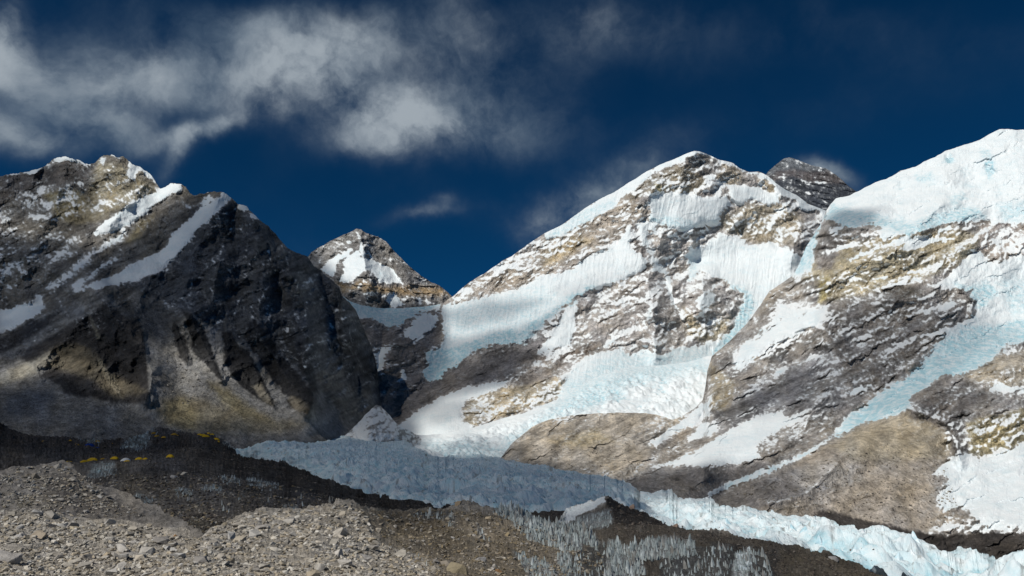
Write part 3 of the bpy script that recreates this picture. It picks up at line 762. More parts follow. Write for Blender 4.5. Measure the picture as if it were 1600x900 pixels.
ESNOW = [
    ([(850, 364), (880, 348), (910, 326), (935, 310), (960, 298), (985, 282), (1010, 266), (1030, 256), (1050, 248), (1070, 239), (1085, 233), (1092, 233), (1105, 238), (1120, 246), (1145, 252), (1155, 259), (1170, 266), (1185, 265), (1200, 272), (1204, 286), (1185, 272), (1160, 270), (1147, 259), (1132, 256), (1112, 247), (1090, 240), (1080, 245), (1065, 252), (1050, 262), (1022, 271), (1012, 280), (995, 295), (975, 307), (960, 322), (935, 339), (905, 354), (887, 367), (850, 376)], 1, 2),
    ([(1198, 276), (1212, 283), (1225, 292), (1245, 302), (1262, 315), (1280, 322), (1294, 327), (1290, 342), (1277, 331), (1270, 333), (1250, 328), (1240, 311), (1225, 308), (1213, 296)], 1, 2),
    ([(800, 425), (815, 417), (840, 404), (872, 388), (868, 400), (840, 416), (815, 431), (800, 441), (786, 443)], .66, 4),
    ([(693, 476), (715, 461), (735, 446), (760, 432), (800, 408), (800, 418), (775, 434), (750, 452), (720, 470), (700, 478)], .72, 4),
    ([(698, 470), (712, 457), (735, 437), (760, 422), (800, 396), (830, 376), (836, 380), (800, 404), (762, 430), (735, 445), (712, 466)], .75, 3),
    ([(692, 474), (720, 472), (760, 463), (790, 456), (820, 449), (835, 434), (852, 429), (887, 421), (907, 409), (925, 396), (950, 386), (970, 374), (980, 357), (986, 351), (988, 370), (985, 387), (997, 397), (1010, 402), (1012, 412), (1000, 425), (980, 436), (960, 443), (945, 449), (927, 453), (910, 461), (897, 468), (875, 481), (860, 491), (850, 506), (832, 523), (822, 536), (800, 538), (770, 541), (755, 543), (735, 551), (725, 563), (717, 573), (700, 578), (690, 591), (670, 598), (661, 592), (661, 582), (667, 570), (664, 550), (690, 542), (692, 532), (690, 517), (692, 492), (687, 485)], 1, 2.5),
    ([(520, 445), (533, 459), (548, 468), (590, 478), (692, 472), (690, 486), (665, 488), (650, 490), (625, 507), (605, 515), (592, 505), (576, 497), (560, 496), (548, 482), (530, 465)], 1, 2.5),
    ([(650, 493), (665, 489), (682, 490), (687, 500), (680, 515), (660, 530), (645, 539), (640, 528), (625, 530), (630, 520), (640, 510)], .95, 3),
    ([(562, 512), (575, 528), (590, 542), (605, 536), (622, 528), (612, 545), (605, 560), (600, 575), (590, 590), (593, 606), (580, 614), (578, 600), (583, 570), (585, 550), (574, 535)], .85, 4),
    ([(600, 555), (615, 545), (612, 565), (600, 580)], .5, 5),
    ([(625, 580), (632, 577), (638, 590), (630, 598), (621, 596)], .95, 2), ([(637, 547), (647, 549), (639, 558)], .85, 2), ([(648, 560), (664, 557), (664, 561), (650, 564)], .6, 2),
    ([(600, 680), (622, 662), (642, 648), (670, 629), (700, 612), (740, 602), (790, 593), (802, 590), (792, 602), (760, 615), (735, 625), (718, 640), (727, 655), (738, 666), (900, 668), (900, 720), (600, 720)], 1, 3),
    ([(800, 602), (816, 594), (812, 602), (800, 608)], .7, 3), ([(770, 640), (800, 628), (800, 634), (780, 646)], .6, 3), ([(822, 604), (834, 600), (832, 606)], .6, 3), ([(850, 606), (880, 600), (884, 622), (850, 628)], .5, 5),
    ([(750, 580), (760, 572), (774, 585), (765, 593)], .52, 4),
    ([(900, 469), (906, 482), (898, 500), (903, 515), (891, 538), (870, 543), (850, 553), (834, 558), (845, 542), (860, 520), (875, 500), (885, 482)], 1, 2.5),
    ([(930, 455), (945, 449), (960, 449), (945, 475), (925, 500), (912, 525), (904, 525), (915, 500), (924, 475)], .60, 4),
    ([(905, 460), (930, 452), (925, 480), (908, 495)], .55, 4),
    ([(1010, 312), (1017, 301), (1050, 304), (1070, 299), (1080, 305), (1100, 307), (1137, 306), (1143, 320), (1125, 335), (1100, 340), (1093, 356), (1075, 361), (1045, 356), (1025, 348), (1012, 342), (1015, 330)], 1, 2.5),
    ([(1140, 291), (1175, 289), (1200, 301), (1216, 300), (1220, 321), (1200, 321), (1175, 313), (1157, 321), (1142, 313)], 1, 2.5),
    ([(1105, 272), (1120, 270), (1136, 285), (1130, 293), (1115, 286), (1100, 288), (1090, 285)], .72, 3), ([(1085, 266), (1098, 253), (1120, 262), (1102, 276)], .40, 5),
    ([(1092, 310), (1130, 330), (1120, 350), (1096, 352)], 1, 3),
    ([(995, 350), (1012, 346), (1018, 365), (1013, 375), (1026, 395), (1036, 415), (1051, 437), (1053, 450), (1056, 470), (1069, 490), (1067, 501), (1060, 491), (1045, 466), (1039, 450), (1031, 430), (1019, 425), (1011, 400), (1001, 385), (996, 367)], .85, 3),
    ([(1032, 385), (1046, 377), (1048, 395), (1041, 405), (1056, 412), (1051, 426), (1035, 411)], .62, 4),
    ([(1012, 345), (1030, 350), (1024, 368), (1014, 366)], .9, 3), ([(1050, 382), (1075, 376), (1078, 390), (1055, 398)], .5, 5),
    ([(1070, 397), (1085, 389), (1097, 384), (1125, 366), (1162, 371), (1170, 382), (1200, 378), (1215, 387), (1232, 385), (1251, 402), (1262, 430), (1245, 460), (1205, 480), (1185, 500), (1165, 520), (1150, 545), (1135, 580), (1105, 590), (1106, 560), (1112, 545), (1122, 530), (1140, 515), (1154, 490), (1161, 465), (1149, 452), (1130, 440), (1112, 433), (1100, 422), (1087, 429), (1075, 441), (1077, 415)], 1, 3),
    ([(1085, 465), (1100, 455), (1112, 449), (1128, 470), (1115, 476), (1110, 488), (1100, 496), (1092, 488)], .8, 3), ([(1050, 400), (1064, 402), (1064, 424), (1052, 422)], .45, 4),
    ([(1005, 496), (1023, 471), (1016, 500), (1007, 520)], .9, 2.5), ([(1003, 510), (1008, 505), (1006, 535), (1003, 530)], .8, 2),
    ([(938, 541), (950, 530), (975, 522), (996, 506), (991, 517), (970, 528), (960, 538), (950, 543)], .85, 3),
    ([(957, 478), (980, 465), (993, 454), (991, 470), (975, 476)], .62, 3), ([(968, 470), (960, 490), (990, 500), (985, 480)], .38, 8),
    ([(905, 455), (955, 450), (945, 480), (915, 522), (902, 515)], .40, 6),
    ([(1040, 508), (1050, 506), (1056, 514), (1046, 516)], .7, 3), ([(1076, 525), (1088, 523), (1084, 535), (1074, 535)], .7, 3),
    ([(870, 625), (880, 600), (895, 572), (925, 552), (960, 546), (968, 552), (985, 556), (1010, 547), (1018, 552), (1030, 556), (1042, 553), (1050, 543), (1075, 539), (1118, 534), (1130, 600), (1110, 690), (860, 690)], 1, 3),
    ([(960, 350), (985, 330), (990, 345), (975, 368)], .40, 5), ([(900, 395), (930, 380), (960, 365), (965, 372), (930, 392), (905, 405)], .36, 5), ([(1120, 345), (1190, 352), (1210, 372), (1160, 372), (1125, 362)], .44, 6),
    ([(1020, 278), (1040, 275), (1100, 288), (1135, 300), (1100, 300), (1050, 300)], .34, 6),
]
sheet('E', 'mountain', 'central sunlit mountain with ochre rock, hanging glaciers and a white summit ridge',
      E_TOP, 722, E_CTRL, 1.45, 320, M_MID, GREYR, jag=1.3, back=(350., 0.9),
      cols=[([(700, 468), (800, 402), (930, 330), (985, 300), (1010, 330), (980, 365), (930, 392), (880, 420), (820, 450), (720, 472)], (0.235, 0.20, 0.155), 8),
            ([(850, 395), (905, 365), (925, 375), (880, 405), (850, 415)], (0.27, 0.21, 0.11), 8),
            ([(1010, 280), (1065, 254), (1085, 262), (1110, 290), (1080, 305), (1045, 303), (1010, 303), (990, 312), (985, 305)], (0.155, 0.13, 0.085), 4),
            ([(1022, 280), (1032, 290), (1040, 302), (1030, 304), (1022, 290)], (0.30, 0.25, 0.10), 3),
            ([(1075, 246), (1090, 240), (1115, 248), (1132, 258), (1125, 282), (1095, 272), (1080, 262)], (0.115, 0.108, 0.10), 4),
            ([(1128, 256), (1150, 260), (1160, 275), (1150, 290), (1130, 290), (1122, 275)], (0.26, 0.215, 0.145), 4),
            ([(1120, 340), (1170, 318), (1240, 320), (1255, 350), (1240, 385), (1180, 380), (1130, 360)], (0.22, 0.185, 0.125), 8),
            ([(1195, 278), (1215, 295), (1220, 312), (1200, 300), (1185, 285)], (0.27, 0.22, 0.14), 4),
            ([(1068, 480), (1085, 500), (1110, 520), (1120, 500), (1140, 495), (1130, 530), (1100, 535), (1075, 525)], (0.25, 0.21, 0.13), 7),
            ([(975, 360), (1000, 350), (1005, 385), (1012, 410), (1016, 450), (1010, 450), (1000, 400), (985, 390)], (0.15, 0.13, 0.115), 3),
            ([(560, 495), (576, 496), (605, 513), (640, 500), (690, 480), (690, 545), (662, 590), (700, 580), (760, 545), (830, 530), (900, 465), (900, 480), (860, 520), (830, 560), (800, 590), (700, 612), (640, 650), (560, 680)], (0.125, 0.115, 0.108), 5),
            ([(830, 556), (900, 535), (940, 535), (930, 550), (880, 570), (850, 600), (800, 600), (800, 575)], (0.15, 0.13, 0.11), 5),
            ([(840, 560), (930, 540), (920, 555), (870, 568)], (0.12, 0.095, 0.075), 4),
            ([(717, 645), (735, 625), (760, 612), (800, 605), (830, 600), (870, 590), (885, 612), (850, 632), (815, 642), (790, 652), (760, 657), (738, 668)], (0.25, 0.205, 0.125), 5)],
      snow=ESNOW,
      ice=[([(800, 515), (770, 520), (735, 535), (700, 545), (664, 550), (667, 570), (660, 590), (670, 600), (690, 592), (717, 574), (735, 552), (770, 542), (824, 538), (812, 525)], .85, 4),
           ([(800, 525), (850, 492), (890, 462), (930, 444), (930, 455), (862, 494), (834, 524), (822, 538)], .75, 4),
           ([(520, 445), (548, 468), (590, 478), (692, 472), (665, 488), (625, 509), (605, 517), (590, 505), (576, 499), (548, 484)], .7, 6),
           ([(692, 478), (800, 460), (850, 450), (870, 470), (830, 510), (760, 520), (692, 540)], .35, 20),
           ([(850, 372), (905, 335), (960, 310), (960, 322), (905, 354), (850, 378)], .35, 6), ([(1015, 335), (1080, 345), (1095, 358), (1040, 356), (1014, 344)], .4, 4),
           ([(1165, 452), (1180, 470), (1165, 515), (1140, 540), (1110, 580), (1106, 560), (1140, 515), (1158, 480)], .75, 6), ([(1128, 436), (1165, 455), (1160, 466), (1135, 446)], .5, 3),
           ([(1074, 400), (1086, 395), (1090, 425), (1076, 440)], .3, 4), ([(880, 600), (960, 550), (1110, 540), (1120, 640), (860, 690)], .35, 15)],
      cool=(1.0, 1.0, 1.02), grey=.26, facets=(1.6, -24, .95), flute=1.0, flat=True, relief=[('r', 75, 13.8, 0.8, 58, 21)],
      strokes=[([(1090, 240), (1010, 310), (985, 360), (1012, 420), (1020, 480)], 40, 85), ([(1020, 480), (1025, 556)], 26, 90), ([(690, 485), (692, 530), (665, 560)], 16, 26), ([(1100, 430), (1095, 480), (1110, 530)], 26, 80), ([(1210, 290), (1250, 350), (1240, 400)], 30, 100), ([(940, 460), (880, 560)], 24, -50), ([(600, 515), (585, 600)], 18, -70), ([(1040, 440), (1065, 500)], 12, -45)],
      snow_base=.35, edge=3.0, warp=6.0, speck=(.78, 22, 3.0, -26), ledge=.55, terr=(24, 5.0, -24), colnoise=.38, bright=1.8, smooth_snow=.85, bare=[([(560, 495), (640, 500), (690, 480), (692, 545), (664, 590), (760, 545), (860, 530), (830, 580), (700, 612), (640, 650), (560, 690)], 1, 10)])

# ---- avalanche snow cone under the pass
sheet('M', 'snow_cone', 'grey white avalanche snow cone heaped below the rock wall of the pass',
      [(520, 690), (535, 683), (550, 670), (562, 658), (574, 646), (582, 637), (588, 632), (594, 634), (603, 642), (613, 653), (622, 664), (634, 670), (650, 679), (680, 690)],
      705, [(520, 690, 2080), (588, 627, 2330), (612, 641, 2320), (560, 670, 2130), (590, 665, 2110), (620, 680, 2110), (650, 672, 2500), (680, 690, 2450), (600, 705, 2030), (520, 705, 2030)],
      1.4, 60, M_MID, (0.26, 0.25, 0.24), jag=3.5, facets=(1.4, 60, .5), flat=True, back=(100., .9),
      snow=[([(500, 720), (535, 679), (562, 646), (588, 622), (602, 627), (616, 643), (622, 660), (690, 670), (690, 720)], .56, 4)], relief=[('r', 30, 4.5, .7, 75, 5), ('f', 10, 2.2, 2, -30, 6)], strokes=[([(588, 627), (575, 690)], 18, 25)], speck=(.7, 9, 2, -30), smooth_snow=.2)

# ---- the high icefall between the mountains
U_TOP = [(600, 685), (640, 681), (690, 678), (740, 668), (780, 655), (820, 645), (850, 632), (880, 622), (900, 606), (930, 590), (960, 580), (1000, 572), (1040, 570), (1075, 565), (1105, 556), (1125, 556)]


def u_lift(x, y, px, py, S):
    x, y = x + 14 * fbm(x / 45, y / 45, 3, .5, 25), y + 14 * fbm(x / 45, y / 45, 3, .5, 26)
    h = 12.0 * spires(x, y, 60, 3) + 15.0 * spires(x, y, 24, 5) + 9.0 * spires(x, y, 11, 9)
    h = h * (.45 + .9 * sstep(-.3, .3, fbm(x / 110, y / 110, 3, .5, 27)))
    return (h - 8) * sstep(0, 25, py - resample(U_TOP, px))


sheet('U', 'icefall', 'broken pale blue icefall pouring out of the high valley between two mountains',
      U_TOP, [(600, 722), (780, 730), (1000, 735), (1125, 735)],
      [(600, 685, 2450), (690, 678, 2550), (780, 655, 2680), (880, 622, 2800), (960, 580, 3000), (1040, 570, 3150), (1125, 556, 3200), (1000, 610, 2850), (1100, 610, 2900), (900, 650, 2550), (800, 680, 2380), (700, 700, 2200), (1050, 650, 2600), (1125, 650, 2650), (600, 722, 2050), (780, 730, 2100), (1000, 735, 2250), (1125, 735, 2350)],
      1.4, 200, M_ICE, (0.22, 0.2, 0.18), jag=1.5, back=(120., .8), zlift=u_lift,
      snow=[([(590, 640), (1140, 530), (1140, 760), (590, 760)], 1, 2)],
      ice=[([(780, 700), (860, 640), (900, 600), (980, 575), (1090, 562), (1110, 575), (1000, 600), (920, 640), (840, 670), (800, 720)], .55, 14), ([(640, 690), (760, 690), (800, 720), (700, 720)], .45, 10)],
      cols=[], relief=[('r', 26, 3, 1.6, -15, 33)], smooth_snow=0.2)

# ---- right mountain, its ice cap, hump and scree
G_TOP = [(782, 716), (790, 705), (800, 693), (815, 680), (830, 668), (845, 660), (860, 655), (880, 651), (900, 648), (950, 645), (1000, 645), (1020, 647), (1036, 651), (1050, 656), (1070, 648), (1088, 636), (1098, 625), (1103, 600), (1105, 580), (1112, 557), (1122, 548), (1132, 540), (1142, 531), (1162, 511), (1175, 495), (1190, 474), (1202, 455), (1222, 442), (1240, 430), (1250, 410), (1260, 385), (1272, 367), (1281, 352), (1287, 340), (1291, 329), (1298, 319), (1306, 310), (1327, 306), (1350, 294), (1370, 284), (1385, 280), (1407, 267), (1430, 261), (1445, 252), (1462, 245), (1477, 236), (1495, 230), (1515, 224), (1530, 219), (1545, 210), (1562, 202), (1575, 202), (1600, 203), (1625, 204)]
G_CTRL = [(782, 716, 1950), (830, 668, 2120), (900, 648, 2230), (1000, 645, 2280), (1095, 630, 2300), (1104, 580, 2800), (1140, 532, 2950), (1175, 495, 3050), (1202, 455, 3150), (1240, 430, 3320), (1260, 385, 3450), (1288, 340, 3520), (1306, 310, 3560), (1370, 284, 3520), (1462, 245, 3480), (1562, 202, 3500), (1625, 204, 3400),
          (1300, 345, 3250), (1340, 356, 3060), (1420, 366, 2930), (1500, 345, 2990), (1610, 345, 2930), (1400, 310, 3300), (1520, 280, 3280),
          (1300, 420, 2980), (1400, 400, 2780), (1500, 400, 2780), (1300, 500, 2640), (1200, 500, 2820), (1150, 560, 2600), (1400, 500, 2480), (1480, 490, 2450), (1560, 470, 2600), (1610, 430, 2750), (1560, 520, 2450), (1450, 590, 2160), (1350, 660, 1960), (1310, 682, 1860), (1300, 600, 2240), (1200, 600, 2350), (1120, 650, 2200), (1200, 650, 2060), (1250, 670, 1900),
          (1060, 700, 1950), (950, 700, 1850), (850, 700, 1870), (830, 740, 1620), (950, 745, 1560), (1000, 735, 1620), (1100, 735, 1520), (1200, 720, 1560), (1130, 770, 1560), (1300, 705, 1620),
          (1350, 690, 1700), (1400, 660, 1820), (1440, 640, 1850), (1500, 600, 2030), (1610, 560, 2250), (1610, 620, 1880), (1550, 650, 1730), (1480, 700, 1690), (1490, 722, 1620), (1550, 720, 1620), (1610, 690, 1700), (1400, 750, 1530), (1300, 770, 1500), (1280, 806, 1430), (1450, 826, 1390), (1550, 805, 1400), (1610, 832, 1330), (1625, 900, 1260), (1450, 890, 1300), (1200, 830, 1420), (1000, 790, 1350), (782, 790, 1600)]
GSNOW = [
    ([(1284, 342), (1289, 330), (1306, 305), (1350, 290), (1430, 256), (1500, 224), (1562, 196), (1640, 196), (1640, 348), (1600, 349), (1575, 351), (1550, 351), (1535, 346), (1510, 346), (1487, 351), (1462, 356), (1440, 363), (1420, 368), (1407, 363), (1385, 358), (1370, 351), (1350, 351), (1330, 358), (1310, 351)], 1, 2),
    ([(1290, 338), (1284, 350), (1274, 378), (1273, 400), (1271, 417), (1256, 426), (1238, 433), (1246, 410), (1253, 390), (1262, 370), (1278, 350)], 1, 2.5),
    ([(1372, 371), (1380, 359), (1402, 361), (1401, 371), (1380, 374)], .95, 2), ([(1382, 383), (1407, 369), (1435, 366), (1450, 374), (1487, 369), (1491, 373), (1455, 382), (1420, 392), (1409, 391), (1414, 381)], 1, 2),
    ([(1315, 412), (1340, 397), (1376, 383), (1373, 388), (1350, 401), (1335, 408)], .95, 2), ([(1297, 393), (1310, 384), (1336, 381), (1320, 391)], .9, 2.5), ([(1457, 423), (1465, 414), (1484, 406), (1470, 421)], .9, 2),
    ([(1376, 401), (1398, 394), (1388, 402)], .9, 2), ([(1457, 363), (1482, 354), (1486, 360), (1465, 366)], .95, 2), ([(1292, 361), (1310, 351), (1323, 357), (1320, 368), (1302, 373)], .8, 3),
    ([(1537, 353), (1630, 349), (1630, 402), (1560, 406), (1534, 402), (1528, 380)], .50, 6), ([(1570, 360), (1630, 356), (1630, 372), (1580, 372)], .6, 5),
    ([(1465, 447), (1482, 431), (1500, 411), (1520, 391), (1531, 389), (1538, 404), (1552, 411), (1600, 397), (1640, 396), (1640, 533), (1610, 533), (1575, 537), (1560, 550), (1547, 565), (1522, 577), (1505, 585), (1472, 588), (1460, 596), (1440, 608), (1425, 618), (1420, 636), (1400, 648), (1375, 656), (1345, 663), (1325, 676), (1304, 684), (1306, 670), (1326, 648), (1349, 632), (1374, 615), (1404, 597), (1424, 580), (1444, 560), (1461, 540), (1474, 525), (1477, 515), (1510, 502), (1522, 490), (1522, 475), (1517, 453), (1492, 453)], 1, 2.5),
    ([(1310, 674), (1288, 695), (1255, 715), (1225, 728), (1200, 741), (1150, 761), (1100, 780), (1108, 768), (1150, 747), (1200, 729), (1237, 716), (1272, 699), (1295, 686)], .97, 2),
    ([(1138, 582), (1148, 545), (1163, 520), (1198, 500), (1218, 466), (1235, 474), (1260, 475), (1275, 477), (1303, 470), (1298, 482), (1293, 497), (1291, 513), (1270, 519), (1250, 531), (1225, 539), (1200, 551), (1170, 577), (1148, 592)], .74, 6),
    ([(1146, 560), (1190, 512), (1220, 490), (1290, 480), (1285, 505), (1225, 530), (1170, 570)], .92, 8),
    ([(1205, 591), (1215, 576), (1228, 571), (1226, 585), (1212, 593)], .85, 3), ([(1250, 568), (1265, 551), (1284, 555), (1262, 568)], .72, 3), ([(1310, 618), (1335, 604), (1363, 596), (1363, 605), (1347, 616), (1325, 621)], .82, 3), ([(1370, 536), (1400, 519), (1401, 524), (1380, 534)], .85, 2), ([(1425, 528), (1450, 519), (1476, 514), (1473, 522), (1440, 528)], .8, 2.5),
    ([(1465, 483), (1482, 466), (1501, 464), (1496, 472), (1506, 478), (1477, 486)], .72, 3), ([(1365, 438), (1387, 429), (1388, 436), (1372, 441)], .9, 2), ([(1360, 453), (1400, 440), (1437, 434), (1463, 441), (1445, 441), (1412, 446), (1375, 453)], .75, 2.5), ([(1380, 493), (1395, 486), (1401, 491), (1382, 496)], .85, 2), ([(1240, 590), (1290, 580), (1300, 590), (1260, 600), (1230, 600)], .42, 5), ([(1320, 560), (1350, 552), (1350, 570), (1325, 572)], .36, 5),
    ([(1016, 731), (1056, 717), (1092, 699), (1132, 675), (1168, 657), (1192, 647), (1221, 643), (1226, 653), (1266, 639), (1240, 661), (1208, 677), (1181, 697), (1188, 717), (1160, 725), (1128, 729), (1092, 729), (1048, 729)], 1, 3),
    ([(1016, 695), (1040, 671), (1080, 647), (1112, 615), (1109, 636), (1088, 661), (1056, 677), (1024, 697)], .98, 3), ([(1070, 688), (1092, 659), (1120, 659), (1131, 672), (1110, 686), (1085, 691)], .78, 4), ([(1044, 700), (1054, 694), (1060, 700), (1050, 705)], .7, 3), ([(1100, 620), (1118, 605), (1112, 650), (1098, 655)], .8, 4),
    ([(1457, 741), (1475, 722), (1495, 709), (1515, 709), (1530, 717), (1562, 705), (1640, 676), (1640, 833), (1550, 827), (1532, 823), (1520, 803), (1500, 796), (1482, 801), (1462, 791), (1465, 772), (1475, 760), (1477, 745)], 1, 4),
    ([(1440, 752), (1470, 740), (1480, 790), (1450, 780)], .45, 8), ([(1440, 826), (1520, 815), (1640, 826), (1640, 834), (1520, 832)], .8, 4),
    ([(1542, 603), (1557, 595), (1630, 614), (1630, 624), (1557, 613), (1545, 618)], .85, 3), ([(1565, 551), (1582, 541), (1602, 550), (1575, 558)], .66, 4), ([(1500, 620), (1520, 610), (1545, 640), (1510, 640)], .42, 6), ([(1400, 662), (1410, 660), (1408, 668)], .8, 2),
    ([(1300, 430), (1320, 415), (1330, 430), (1310, 440)], .4, 4), ([(1240, 432), (1300, 426), (1300, 438), (1240, 446)], .55, 4),
]
sheet('G', 'mountain', 'right hand mountain with a thick white ice cap above banded ochre and grey cliffs',
      G_TOP, [(782, 790), (1000, 800), (1200, 850), (1400, 885), (1625, 905)], G_CTRL, 1.45, 430, M_MID, (0.195, 0.178, 0.158), jag=1.6, back=(350., 0.8),
      cols=[([(1240, 432), (1310, 380), (1400, 370), (1500, 358), (1535, 375), (1500, 412), (1430, 440), (1350, 460), (1290, 472), (1270, 450)], (0.265, 0.225, 0.135), 8),
            ([(1280, 436), (1295, 430), (1296, 465), (1280, 476)], (0.32, 0.26, 0.09), 5),
            ([(1290, 360), (1310, 350), (1320, 380), (1300, 420), (1275, 420), (1275, 390)], (0.145, 0.13, 0.115), 6),
            ([(1200, 455), (1240, 432), (1280, 440), (1270, 470), (1220, 466), (1180, 500)], (0.21, 0.185, 0.15), 6),
            ([(1530, 350), (1640, 345), (1640, 400), (1560, 408), (1530, 392)], (0.25, 0.215, 0.185), 6),
            ([(1365, 460), (1395, 440), (1440, 452), (1440, 475), (1400, 485), (1372, 490)], (0.10, 0.09, 0.075), 4), ([(1330, 470), (1350, 465), (1352, 520), (1330, 520)], (0.11, 0.10, 0.09), 4), ([(1430, 505), (1470, 500), (1460, 520), (1432, 522)], (0.16, 0.135, 0.11), 4),
            ([(1290, 495), (1325, 480), (1330, 525), (1295, 530)], (0.10, 0.095, 0.09), 4), ([(1200, 545), (1232, 540), (1230, 565), (1200, 570)], (0.09, 0.088, 0.085), 4), ([(1470, 478), (1512, 475), (1518, 495), (1480, 505)], (0.15, 0.125, 0.10), 3),
            ([(1290, 505), (1330, 470), (1400, 460), (1470, 480), (1520, 475), (1520, 492), (1475, 520), (1440, 560), (1370, 617), (1330, 600), (1310, 560)], (0.135, 0.122, 0.108), 8),
            ([(1110, 650), (1180, 600), (1290, 540), (1325, 590), (1310, 640), (1250, 655), (1200, 652), (1150, 667), (1120, 660)], (0.165, 0.158, 0.152), 8),
            ([(1110, 570), (1130, 580), (1150, 600), (1130, 650), (1110, 640)], (0.235, 0.195, 0.12), 6),
            ([(1110, 640), (1150, 640), (1190, 630), (1200, 650), (1150, 667), (1118, 664)], (0.115, 0.112, 0.11), 5),
            ([(1185, 700), (1220, 680), (1300, 640), (1310, 672), (1250, 705), (1200, 725)], (0.165, 0.145, 0.12), 6),
            ([(780, 720), (830, 660), (900, 640), (1050, 645), (1110, 650), (1030, 690), (1010, 745), (960, 770), (780, 770)], (0.285, 0.245, 0.185), 6),
            ([(1005, 720), (1080, 660), (1130, 680), (1060, 730), (990, 760)], (0.235, 0.205, 0.165), 6),
            ([(860, 690), (930, 670), (960, 690), (900, 700)], (0.31, 0.25, 0.14), 8),
            ([(975, 752), (1020, 732), (1130, 730), (1190, 718), (1200, 735), (1140, 760), (1100, 785), (1000, 780)], (0.17, 0.155, 0.14), 5),
            ([(1100, 800), (1150, 762), (1225, 730), (1300, 690), (1345, 664), (1420, 640), (1480, 660), (1490, 720), (1460, 760), (1470, 795), (1520, 812), (1460, 832), (1280, 806), (1130, 800)], (0.255, 0.218, 0.17), 5),
            ([(1120, 800), (1130, 772), (1200, 742), (1260, 735), (1270, 770), (1220, 790)], (0.185, 0.17, 0.155), 10),
            ([(1300, 695), (1350, 665), (1420, 645), (1480, 665), (1490, 715), (1400, 720), (1330, 720)], (0.285, 0.24, 0.16), 10),
            ([(1230, 740), (1280, 720), (1340, 730), (1330, 755), (1260, 770)], (0.29, 0.27, 0.24), 8),
            ([(1510, 660), (1640, 630), (1640, 680), (1530, 717), (1515, 705)], (0.255, 0.215, 0.11), 6),
            ([(1418, 636), (1450, 608), (1510, 595), (1545, 615), (1500, 650), (1480, 672), (1430, 655)], (0.135, 0.12, 0.105), 6),
            ([(1500, 590), (1560, 555), (1640, 535), (1640, 610), (1545, 600)], (0.27, 0.235, 0.175), 6),
            ([(1480, 660), (1500, 652), (1512, 685), (1517, 712), (1494, 714), (1484, 690)], (0.10, 0.09, 0.078), 4),
            ([(1270, 800), (1295, 797), (1340, 810), (1400, 822), (1460, 836), (1550, 832), (1640, 834), (1640, 920), (1300, 860)], (0.042, 0.036, 0.031), 3)],
      snow=GSNOW,
      ice=[([(1286, 340), (1302, 318), (1330, 330), (1375, 334), (1400, 345), (1430, 348), (1460, 334), (1500, 324), (1528, 324), (1540, 340), (1510, 347), (1487, 352), (1440, 364), (1420, 369), (1407, 364), (1385, 359), (1350, 352), (1330, 359), (1310, 352)], .68, 7),
           ([(1475, 250), (1485, 243), (1488, 252), (1480, 255)], .9, 3), ([(1540, 255), (1552, 250), (1555, 270), (1545, 278), (1540, 268)], .8, 4), ([(1430, 275), (1460, 270), (1456, 282), (1436, 284)], .5, 5), ([(1480, 310), (1505, 300), (1510, 310), (1488, 322)], .5, 5), ([(1530, 230), (1548, 236), (1548, 250), (1535, 245)], .45, 5), ([(1560, 320), (1625, 310), (1625, 340), (1570, 345)], .5, 10),
           ([(1290, 338), (1282, 355), (1273, 385), (1271, 417), (1240, 432), (1253, 390), (1265, 368)], .6, 5),
           ([(1425, 580), (1475, 530), (1515, 507), (1560, 510), (1640, 485), (1640, 535), (1575, 538), (1547, 566), (1505, 587), (1460, 597), (1425, 619), (1420, 637), (1375, 658), (1345, 665), (1304, 686), (1327, 648), (1375, 615)], .85, 8),
           ([(1492, 443), (1520, 448), (1545, 440), (1560, 460), (1530, 482), (1520, 470)], .75, 6), ([(1560, 440), (1640, 430), (1640, 490), (1580, 490)], .45, 14), ([(1308, 676), (1255, 715), (1200, 741), (1110, 776), (1150, 747), (1237, 716)], .35, 6)],
      cool=(1.0, 1.0, 1.02), grey=.24, facets=(1.9, -26, 1.7), flute=.7, flat=True, relief=[('r', 80, 13.1, 0.9, 55, 41)],
      strokes=[([(1470, 320), (1420, 366), (1330, 356)], 22, 60), ([(1535, 330), (1440, 360)], 16, 40), ([(1120, 555), (1115, 640), (1140, 660)], 22, 60), ([(1290, 440), (1295, 520), (1320, 560)], 30, 80), ([(1200, 455), (1280, 440), (1400, 385)], 24, 40), ([(1420, 640), (1490, 665), (1500, 720)], 16, 34), ([(1330, 700), (1280, 760), (1200, 790)], 50, 40), ([(1482, 700), (1520, 800)], 30, -15), ([(1500, 450), (1520, 470), (1518, 490)], 8, 50), ([(1480, 245), (1486, 252)], 7, -35), ([(1542, 262), (1552, 268)], 8, -35), ([(1150, 560), (1230, 520), (1290, 500)], 22, 30)],
      snow_base=.29, edge=3.0, warp=6.0, speck=(.75, 22, 3.6, -27), ledge=.6, terr=(25, 8.5, -25), colnoise=.42, bright=1.65, smooth_snow=.5, smooth=GSM, bare=[([(1265, 796), (1340, 808), (1400, 820), (1460, 836), (1640, 834), (1640, 920), (1250, 880)], 2, 3), ([(975, 752), (1130, 730), (1225, 728), (1300, 695), (1345, 664), (1420, 640), (1478, 668), (1450, 740), (1450, 830), (1200, 850), (960, 800)], .6, 8), ([(800, 700), (860, 660), (1000, 650), (1010, 690), (960, 740), (820, 720)], .5, 10)])

